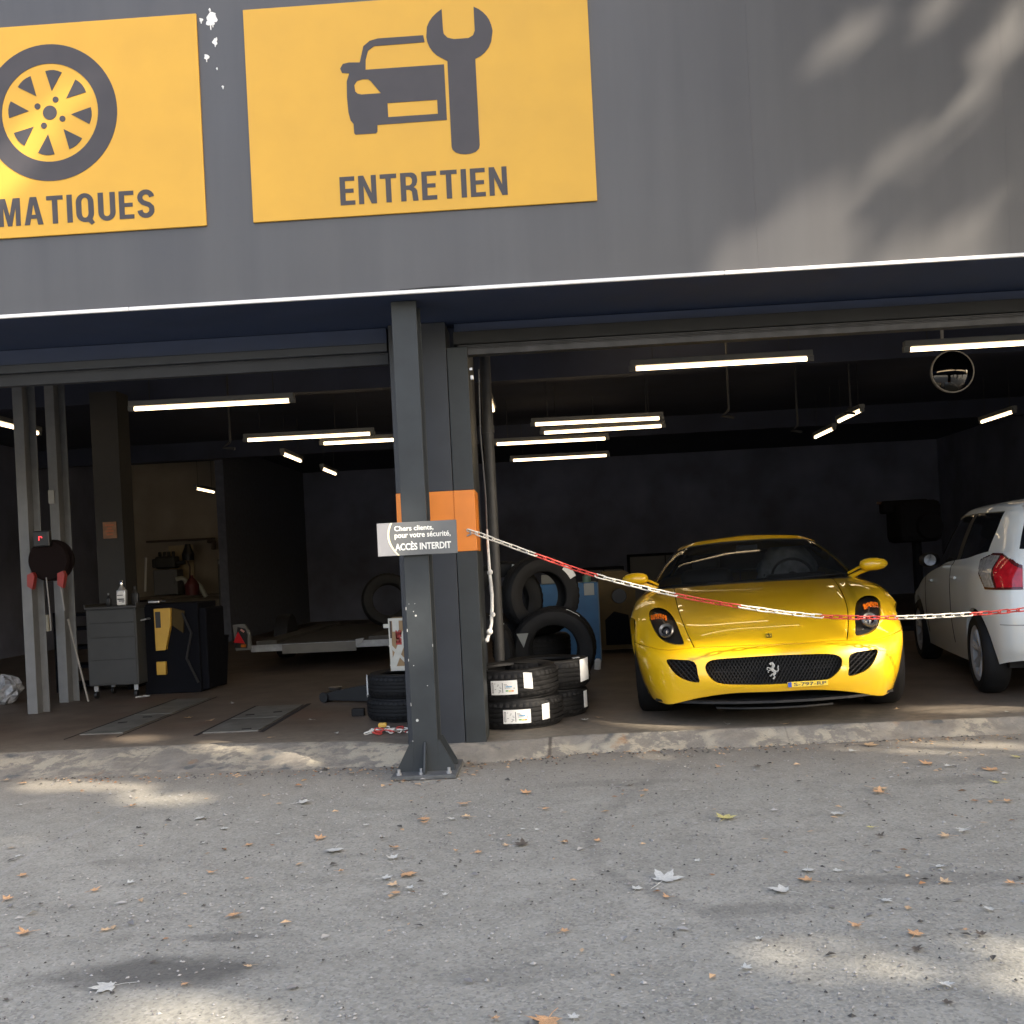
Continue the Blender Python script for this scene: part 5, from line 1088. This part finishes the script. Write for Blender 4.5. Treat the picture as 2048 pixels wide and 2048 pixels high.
# ---------------------------------------------------------------- fallen leaves
LEAVES = [(-3.5,-0.24,0.057,0),(-3.33,-0.35,0.072,0),(-2.54,-0.16,0.041,0),(-1.44,-0.33,0.056,2),(-1.25,-0.47,0.055,0),(-1.21,-0.41,0.04,0),(-2.32,-1.1,0.063,0),(-1.63,-0.98,0.043,0),(-1.37,-1.18,0.111,1),(-1.87,-1.15,0.028,2),(-1.83,-1.43,0.092,1),(-1.63,-1.66,0.057,1),(-0.5,-1.35,0.08,0),(-0.67,-1.62,0.089,0),(-0.66,-1.7,0.05,0),(-0.46,-1.62,0.063,0),(-0.53,-1.65,0.05,1),(-1.93,-1.91,0.033,0),(-1.42,-1.97,0.053,0),(-1.65,-1.91,0.03,1),(-1.11,-1.91,0.071,0),(-1.0,-2.1,0.12,1),(-0.74,-2.1,0.063,0),(-0.37,-2.22,0.05,0),(-0.25,-2.13,0.04,0),(-2.27,-2.3,0.054,0),(-1.75,-2.46,0.042,1),(-1.86,-2.54,0.051,0),(-1.45,-2.36,0.048,0),(-1.27,-2.46,0.031,0),(-0.91,-2.41,0.042,0),(-0.63,-2.48,0.093,0),(-0.71,-2.52,0.062,1),(-0.59,-2.66,0.045,1),(-0.66,-2.61,0.055,0),(-0.64,-2.7,0.054,0),(-0.45,-2.75,0.039,1),(-0.72,-2.26,0.066,1),(-2.17,-2.61,0.055,0),(-2.0,-2.68,0.035,2),(-1.89,-2.99,0.068,0),(-1.61,-2.99,0.05,0),(-1.19,-2.88,0.079,0),(-0.99,-3.35,0.036,0),(-1.15,-3.47,0.039,0),(-1.38,-3.47,0.113,1),(-0.21,-3.76,0.035,0),(-2.46,-2.0,0.041,1),(-3.01,-0.96,0.058,1),(-1.96,-2.06,0.029,1),(-0.82,-1.95,0.041,2),(-1.33,-1.8,0.037,1),(-0.94,-1.7,0.037,1),(-1.65,-3.54,0.026,2),(-1.45,-3.57,0.015,2),(-1.32,-3.29,0.033,2),(0.89,-0.72,0.053,0),(1.1,-0.75,0.06,2),(1.86,-0.26,0.13,0),(1.72,-0.44,0.063,1),(1.99,-0.87,0.088,0),(2.08,-0.94,0.065,1),(2.25,-1.08,0.106,0),(2.15,-1.36,0.067,3),(2.03,-1.73,0.062,0),(1.56,-1.38,0.106,0),(1.54,-1.47,0.085,0),(0.73,-1.83,0.127,3),(1.23,-1.82,0.097,1),(1.31,-2.07,0.046,3),(1.3,-2.21,0.05,2),(1.66,-2.17,0.079,1),(1.56,-2.24,0.066,0),(1.2,-2.34,0.032,2),(-0.19,-1.17,0.076,0),(0.35,-1.1,0.056,2),(0.42,-1.23,0.048,0),(-0.09,-1.52,0.058,0),(-0.01,-2.12,0.045,0),(0.14,-2.12,0.045,0),(-0.18,-2.13,0.091,2),(-0.19,-1.88,0.036,1),(-0.12,-1.9,0.036,1),(0.51,-2.45,0.047,1),(1.23,-2.63,0.03,0),(1.38,-2.63,0.055,1),(1.33,-2.81,0.057,0),(1.55,-2.85,0.052,0),(0.36,-2.67,0.153,1),(0.25,-2.76,0.058,1),(0.35,-2.86,0.038,0),(0.76,-2.84,0.099,1),(1.37,-3.09,0.053,1),(-0.02,-3.15,0.043,0),(0.91,-3.19,0.055,0),(1.06,-3.28,0.066,0),(1.22,-3.26,0.025,0),(1.25,-3.3,0.045,2),(1.02,-3.39,0.052,2),(0.58,-3.27,0.033,1),(0.5,-3.49,0.046,1),(1.01,-3.64,0.051,1),(-0.07,-3.78,0.111,0),(0.0,-3.77,0.045,1),(0.97,-3.75,0.042,2),(0.9,-2.62,0.07,1),(1.0,-2.64,0.05,1),(0.87,-2.74,0.073,0),(1.07,-2.97,0.055,1),(2.51,-0.78,0.067,3)]
def leaf_shape(seed, curl):
    rr = random.Random(seed); out = []
    tips = [(90, 1.0), (38, .92), (142, .92), (-12, .62), (192, .62)]
    ring = []
    for k in range(5):
        order = [3, 1, 0, 2, 4][k]; a, l = tips[order]; l *= rr.uniform(.85, 1.08)
        nxt = tips[[3, 1, 0, 2, 4][(k+1) % 5]][0] if k < 4 else None
        ring += [(a-13, l*.70), (a-5, l*.80), (a, l), (a+5, l*.80), (a+13, l*.72)]
        if nxt is not None: ring.append(((a+nxt)/2, .43*rr.uniform(.9, 1.1)))
    ring += [(232, .35), (270, .18), (308, .35)]
    m = MB(); vs = [(0, 0, 0)]; n = len(ring); ax = rr.uniform(0, math.pi)
    def h(x, y):
        u = x*math.cos(ax)+y*math.sin(ax); v = -x*math.sin(ax)+y*math.cos(ax)
        return curl*(u*u*.9+.22*abs(v)-.15*v*v)+.05*math.sin(7*x+seed)*math.cos(6*y)
    for f in (.5, 1):
        for a, l in ring:
            x, y = l*f*math.cos(R(a)), l*f*math.sin(R(a)); vs.append((x*.5, y*.5, max(.0, h(x, y)*.5+.01)))
    fs = [(0, 1+i, 1+(i+1) % n) for i in range(n)]+[(1+i, 1+n+i, 1+n+(i+1) % n, 1+(i+1) % n) for i in range(n)]
    m.add(vs, fs); m.tube([(0, -.05, .012), (.02, -.35, .03), (.0, -.6, .015)], .010, 4)
    return m
LV = {}
def leaf_mesh(v, c):
    if (v, c) not in LV: LV[(v, c)] = leaf_shape(v*13+1, (.25, .5, .8, .35, .65, .15)[v]).mesh('leaf', leafm[c], smooth=60)
    return LV[(v, c)]
CN = ['orange', 'pale grey', 'dark brown', 'yellow green', 'tan']
seen_lab = {}
def zone(x, y):
    d = 'close to the sill' if y > -.55 else 'a step out' if y > -1.3 else 'mid asphalt' if y > -2.1 else 'nearer the viewer' if y > -2.9 else 'at the near edge'
    px = x/(y+6.4)
    e = 'far left of the post' if px < -.38 else 'left of the post' if px < -.2 else 'below the post' if px < -.08 else 'below the tyres' if px < .06 else "right of the tyres" if px < .15 else "below the car's left lamp" if px < .22 else "below the yellow grille" if px < .29 else "below the car's right lamp" if px < .36 else 'below the hatchback'
    return d, e
random.seed(21)
for i, (x, y, w, c) in enumerate(LEAVES):
    if c == 0 and random.random() < .25: c = 4
    size = 'large' if w > .10 else 'medium' if w > .06 else 'small' if w > .042 else 'tiny'
    pose = random.choice(('curled', 'flat', 'cupped')); v = {'curled': (2, 4), 'cupped': (1, 3), 'flat': (0, 5)}[pose][i % 2]
    d_, e_ = zone(x, y); lab = f"{size} {pose} {CN[c]} leaf {d_}, {e_}"
    o = link('fallen_leaf', leaf_mesh(v, c), None, (x, y, .004), (random.uniform(-.06, .06), random.uniform(-.06, .06), random.uniform(0, 6.28)))
    s_ = w/.86; o.scale = (s_, s_, s_*(.45 if w > .09 else .75)); tag(o, lab, 'leaf', 'fallen plane leaves on the forecourt'); seen_lab.setdefault(lab, []).append(o)
for lab, os_ in seen_lab.items():
    os_.sort(key=lambda q: q.location.y)
    if len(os_) == 2: os_[0]['label'] = lab+', nearer one'; os_[1]['label'] = lab+', farther one'
for i, (x, y, w, c, l_) in enumerate(((.18, .62, .07, 1, 'pale leaf on the floor left of the yellow car nose'), (.28, .70, .05, 4, 'tan leaf on the floor by the rear tyre stack'), (1.1, .18, .05, 1, 'pale leaf on the sill under the yellow car'), (1.45, .10, .06, 4, 'tan leaf on the sill edge under the number plate'), (2.3, .5, .05, 4, 'tan leaf on the floor between the two cars'), (2.9, .2, .04, 1, 'pale leaf on the sill behind the white hatchback'), (-1.9, 1.2, .05, 1, 'pale scrap on the floor plate left of the tyres'), (-3.0, 1.6, .08, 4, 'tan leaf on the brown floor between floor plates'), (-2.9, 2.4, .06, 1, 'pale scrap deeper on the brown floor'), (-2.75, 1.4, .06, 4, 'tan leaf beside the right floor plate'), (-1.55, .5, .05, 1, 'pale leaf on the floor just left of the chain heap'), (-2.0, .45, .05, 4, 'tan leaf on the floor behind the left sill'))):
    o = link('fallen_leaf', leaf_mesh(i % 6, c), None, (x, y, .088), (0, 0, i*1.3)); o.scale = (w/.86,)*3; tag(o, l_, 'leaf', 'fallen plane leaves on the workshop floor')
# grit: loose chips and crumbs nobody could count
m = MB(); random.seed(11)
for k in range(5200):
    y = -.12-3.9*(random.random()**.85); x = random.uniform(-2.9, 2.9)*(1 if y > -2 else .75); s_ = random.uniform(.0018, .0055)*(1.5 if random.random() < .06 else 1)
    if x*0+y > -.2: s_ *= .8
    a = random.uniform(0, 6.28); c_, n_ = math.cos(a)*s_, math.sin(a)*s_; mi = random.choice((0, 0, 0, 1, 1, 2))
    m.add([(x-c_*1.6, y-n_*1.6, .0), (x+n_, y-c_, .0), (x+c_*1.4, y+n_*1.4, .0), (x-n_, y+c_, .0), (x, y, s_*.9)], [(0, 1, 4), (1, 2, 4), (2, 3, 4), (3, 0, 4)], mi)
for k in range(330):                                                # leaf crumbs
    y = -.2-3.4*random.random()**1.1; x = random.uniform(-2.9, 2.9); s_ = random.uniform(.006, .017); a = random.uniform(0, 6.28); c_, n_ = math.cos(a)*s_, math.sin(a)*s_; h = s_*random.uniform(.3, .9)
    m.add([(x-c_*1.5, y-n_*1.5, .002), (x+n_*.7, y-c_*.7, h), (x+c_*1.3, y+n_*1.3, .004), (x-n_*.8, y+c_*.8, h*.6)], [(0, 1, 2), (0, 2, 3)], random.choice((0, 1, 2, 3, 4, 4)))
for k in range(90):                                                 # swept against the post foot
    a = random.uniform(0, 6.28); rr = random.uniform(.95, 1.35); x = -.79+.24*rr*math.cos(a); y = -.5+.27*rr*math.sin(a); s_ = random.uniform(.004, .013); a = random.uniform(0, 6.28); c_, n_ = math.cos(a)*s_, math.sin(a)*s_
    m.add([(x-c_*1.5, y-n_*1.5, .002), (x+n_*.7, y-c_*.7, s_*.7), (x+c_*1.3, y+n_*1.3, .004), (x-n_*.8, y+c_*.8, s_*.5)], [(0, 1, 2), (0, 2, 3)], random.choice((2, 3, 4, 4)))
for k in range(650):
    x = random.uniform(-3.4, 3.2); y = float(np.interp(x, LX, LB))-abs(random.gauss(.03, .10)); s_ = random.uniform(.003, .010); a = random.uniform(0, 6.28); c_, n_ = math.cos(a)*s_, math.sin(a)*s_
    m.add([(x-c_*1.6, y-n_*1.6, .0), (x+n_, y-c_, .0), (x+c_*1.4, y+n_*1.4, .0), (x-n_, y+c_, .0), (x, y, s_*.7)], [(0, 1, 4), (1, 2, 4), (2, 3, 4), (3, 0, 4)], random.choice((1, 2, 2, 3, 4)))
tag(m.build('grit', [M('grit_pale', (.29, .285, .27), .9), M('grit_mid', (.16, .155, .15), .9), M('grit_dark', (.05, .047, .043), .9), M('grit_rust', (.25, .13, .06), .9), M('grit_tan', (.42, .29, .17), .9)]), 'loose grit and leaf crumbs scattered over the asphalt', kind='stuff')
# ---------------------------------------------------------------- plane trees on the street side that shade the forecourt
S_ = np.array(SUN)
GAPS = [  # point the sun reaches through the crowns, radius of the gap, share of leaves left in it
 (1.83, -.72, 4.06, 0.085, 0), (1.89, -.72, 4.13, 0.07, 0), (2.29, -.72, 4.18, 0.085, 0), (2.60, -.72, 3.91, 0.085, 0), (2.72, -.72, 4.05, 0.085, 0), (2.11, -.72, 3.41, 0.065, 0.05), (2.46, -.72, 3.57, 0.06, 0.1), (1.77, -.72, 3.23, 0.065, 0.1), (1.48, -.72, 3.12, 0.08, 0), (1.69, -.72, 2.95, 0.085, 0), (0.98, -.72, 2.95, 0.075, 0), (2.14, -.72, 3.10, 0.065, 0.1), (2.39, -.72, 2.91, 0.085, 0), (1.22, -.72, 2.90, 0.07, 0.05), (1.40, -.72, 2.97, 0.07, 0), (1.93, -.72, 2.91, 0.06, 0.1), (0.64, -.72, 2.92, 0.06, 0.2), (1.62, -.72, 3.94, 0.05, 0.2),
 (-3.08, -.72, 3.55, .14, .0), (-2.74, -.72, 3.9, .14, .3), (-2.33, -.72, 4.33, .16, .4), (-1.38, -.72, 4.1, .14, .6), (-1.45, -.72, 3.36, .12, .6), (-.94, -.72, 4.3, .10, .65), (-.74, -.72, 3.74, .10, .65),
 (-3.1, -.40, 0, .19, .0), (-2.62, -.47, 0, .19, .0), (-2.25, -.97, 0, .17, .0), (-2.85, -.42, 0, .15, .0), (-2.0, -.95, 0, .13, .1), (-2.6, -1.3, 0, .12, .2), (-2.65, -1.33, 0, .1, .25), (-2.55, -1.8, 0, .12, .3), (-1.42, -2.63, 0, .10, .3), (-1.1, -3.72, 0, .16, .05), (-.88, -3.75, 0, .15, .1), (-1.70, -3.50, 0, .12, .15),
 (.9, -3.09, 0, .14, .12), (.8, -3.49, 0, .17, .05), (1.3, -3.47, 0, .14, .0), (1.25, -3.63, 0, .14, .0), (.4, -2.2, 0, .10, .4), (-.3, -2.9, 0, .10, .4), (1.6, -1.9, 0, .10, .4), (.38, -3.08, 0, .08, .4), (2.15, -.41, 0, .18, .0), (2.49, -.47, 0, .19, .0), (2.3, -.45, 0, .15, .0), (1.75, -.3, 0, .12, .2), (.5, -.3, 0, .12, .1), (.24, -.25, 0, .12, .1), (1.33, -.27, 0, .10, .2), (1.16, -2.76, 0, .09, .4),
 (-3.05, .69, .08, .17, .0), (-2.28, .32, .08, .17, .0), (-1.67, -.05, .08, .17, .0), (-1.3, -.02, .06, .10, .0), (-1.15, .6, .08, .12, .1), (-.75, -.1, .08, .10, .1), (.29, .63, .08, .12, .1), (.70, .30, .08, .17, .0), (.35, .02, .06, .12, .0), (1.2, .02, .06, .10, .1), (2.13, .44, .08, .12, .1), (2.62, .41, .08, .17, .0), (2.95, .42, .08, .17, .0), (-.06, .3, .08, .08, .2),
 (2.05, .35, .50, .20, .0), (2.12, .45, .62, .14, .05), (1.95, .20, .38, .13, .1), (1.5, .15, .55, .16, .25), (1.1, .15, .42, .14, .25), (.75, .3, .35, .12, .3), (1.7, .1, .5, .12, .3),
 (1.4, .1, .45, .9, .58), (1.45, .5, .66, .6, .55), (1.4, -.72, 3.0, .8, .82), (2.5, -.72, 3.2, .7, .84), (.4, -.72, 2.95, .5, .85), (3.4, -.72, 3.6, .7, .8), (-1.3, -.72, 3.8, .6, .90), (3.5, .6, .6, .6, .8),
 (-.15, .33, .40, .11, .05), (-.10, .34, .27, .09, .2), (.02, .45, .42, .08, .2), (-.7, -.1, 1.5, .1, .2), (-.85, -.63, 1.38, .08, .3), (.0, -.06, 1.2, .09, .1), (.55, -.06, 1.0, .1, .2), (.15, -.06, 1.15, .1, .1), (2.4, -.06, .75, .1, .2), (1.6, -.74, 2.775, .1, .0), (1.2, -.74, 2.775, .12, .0), (2.0, -.74, 2.775, .12, .0), (.8, -.74, 2.775, .1, .1), (2.45, -.74, 2.775, .1, .1), (.3, -.74, 2.775, .1, .2)]
def plane_tree(x, y, zc, rad, hz, n, label, seed):
    g = np.random.default_rng(seed)
    t = thing('plane_tree', label, 'tree', (x, y, 0), group='plane trees along the street')
    h0 = zc-hz*.75; m = MB(); r_ = random.Random(seed)
    m.tube([(0, 0, -.1), (.05, .02, h0*.35), (-.05, .05, h0*.7), (.05, 0, h0)], [.42, .33, .29, .26], 14)
    for k in range(11):
        a = 2*math.pi*k/11+r_.uniform(-.2, .2); zz = h0*r_.uniform(.85, 1.0); rr = rad*r_.uniform(.55, .85); up_ = hz*r_.uniform(.4, 1.5)
        m.tube([(0, 0, zz), (rr*.35*math.cos(a), rr*.35*math.sin(a), zz+up_*.35), (rr*.7*math.cos(a+.15), rr*.7*math.sin(a+.15), zz+up_*.65), (rr*math.cos(a+.1), rr*math.sin(a+.1), zz+up_)], [.15, .11, .07, .025], 7)
    m.build('trunk', wood, t, smooth=60)
    cl = g.normal(size=(60, 3)); cl /= np.linalg.norm(cl, axis=1, keepdims=True); cl *= (g.random((60, 1))**.4)*np.array([rad, rad, hz])*.85
    P = cl[g.integers(0, 60, n)]+g.normal(size=(n, 3))*np.array([rad*.22, rad*.22, hz*.24])
    Pw = P+np.array([x, y, zc]); keep = np.ones(n, bool)
    for gx, gy, gz_, gr, kp in GAPS:
        d = Pw-np.array([gx, gy, gz_]); d -= np.outer(d@S_, S_); keep &= ~((np.linalg.norm(d, axis=1) < gr+.06) & (g.random(n) > kp))
    P = P[keep]; n = len(P); P[:, 2] += zc
    A = g.normal(size=(n, 3)); A /= np.linalg.norm(A, axis=1, keepdims=True); B = np.cross(A, g.normal(size=(n, 3))); B /= np.linalg.norm(B, axis=1, keepdims=True); N = np.cross(A, B)
    s_ = (.10+.07*g.random((n, 1)))
    V = np.stack([P-A*s_, P+B*s_*.8+N*s_*.2, P+A*s_, P-B*s_*.8+N*s_*.2], 1).reshape(-1, 3)
    me = bpy.data.meshes.new('crown'); me.vertices.add(4*n); me.vertices.foreach_set('co', V.reshape(-1)); me.loops.add(4*n); me.loops.foreach_set('vertex_index', np.arange(4*n)); me.polygons.add(n); me.polygons.foreach_set('loop_start', np.arange(0, 4*n, 4)); me.update(calc_edges=True); me.materials.append(leaf_green)
    tag(link('crown', me, t), kind='stuff'); return t
plane_tree(9.6, -8.4, 12.6, 6.0, 4.6, 42000, 'tall plane tree to the right of the forecourt, nearest the building', 1)
plane_tree(15.5, -9.5, 13.0, 6.0, 4.6, 42000, 'tall plane tree farther right along the street', 2)
plane_tree(9.0, -15.0, 12.0, 6.0, 4.6, 36000, 'tall plane tree behind the viewer on the right', 3)
plane_tree(15.5, -17.5, 12.0, 6.0, 4.6, 24000, 'tall plane tree far behind the viewer', 4)
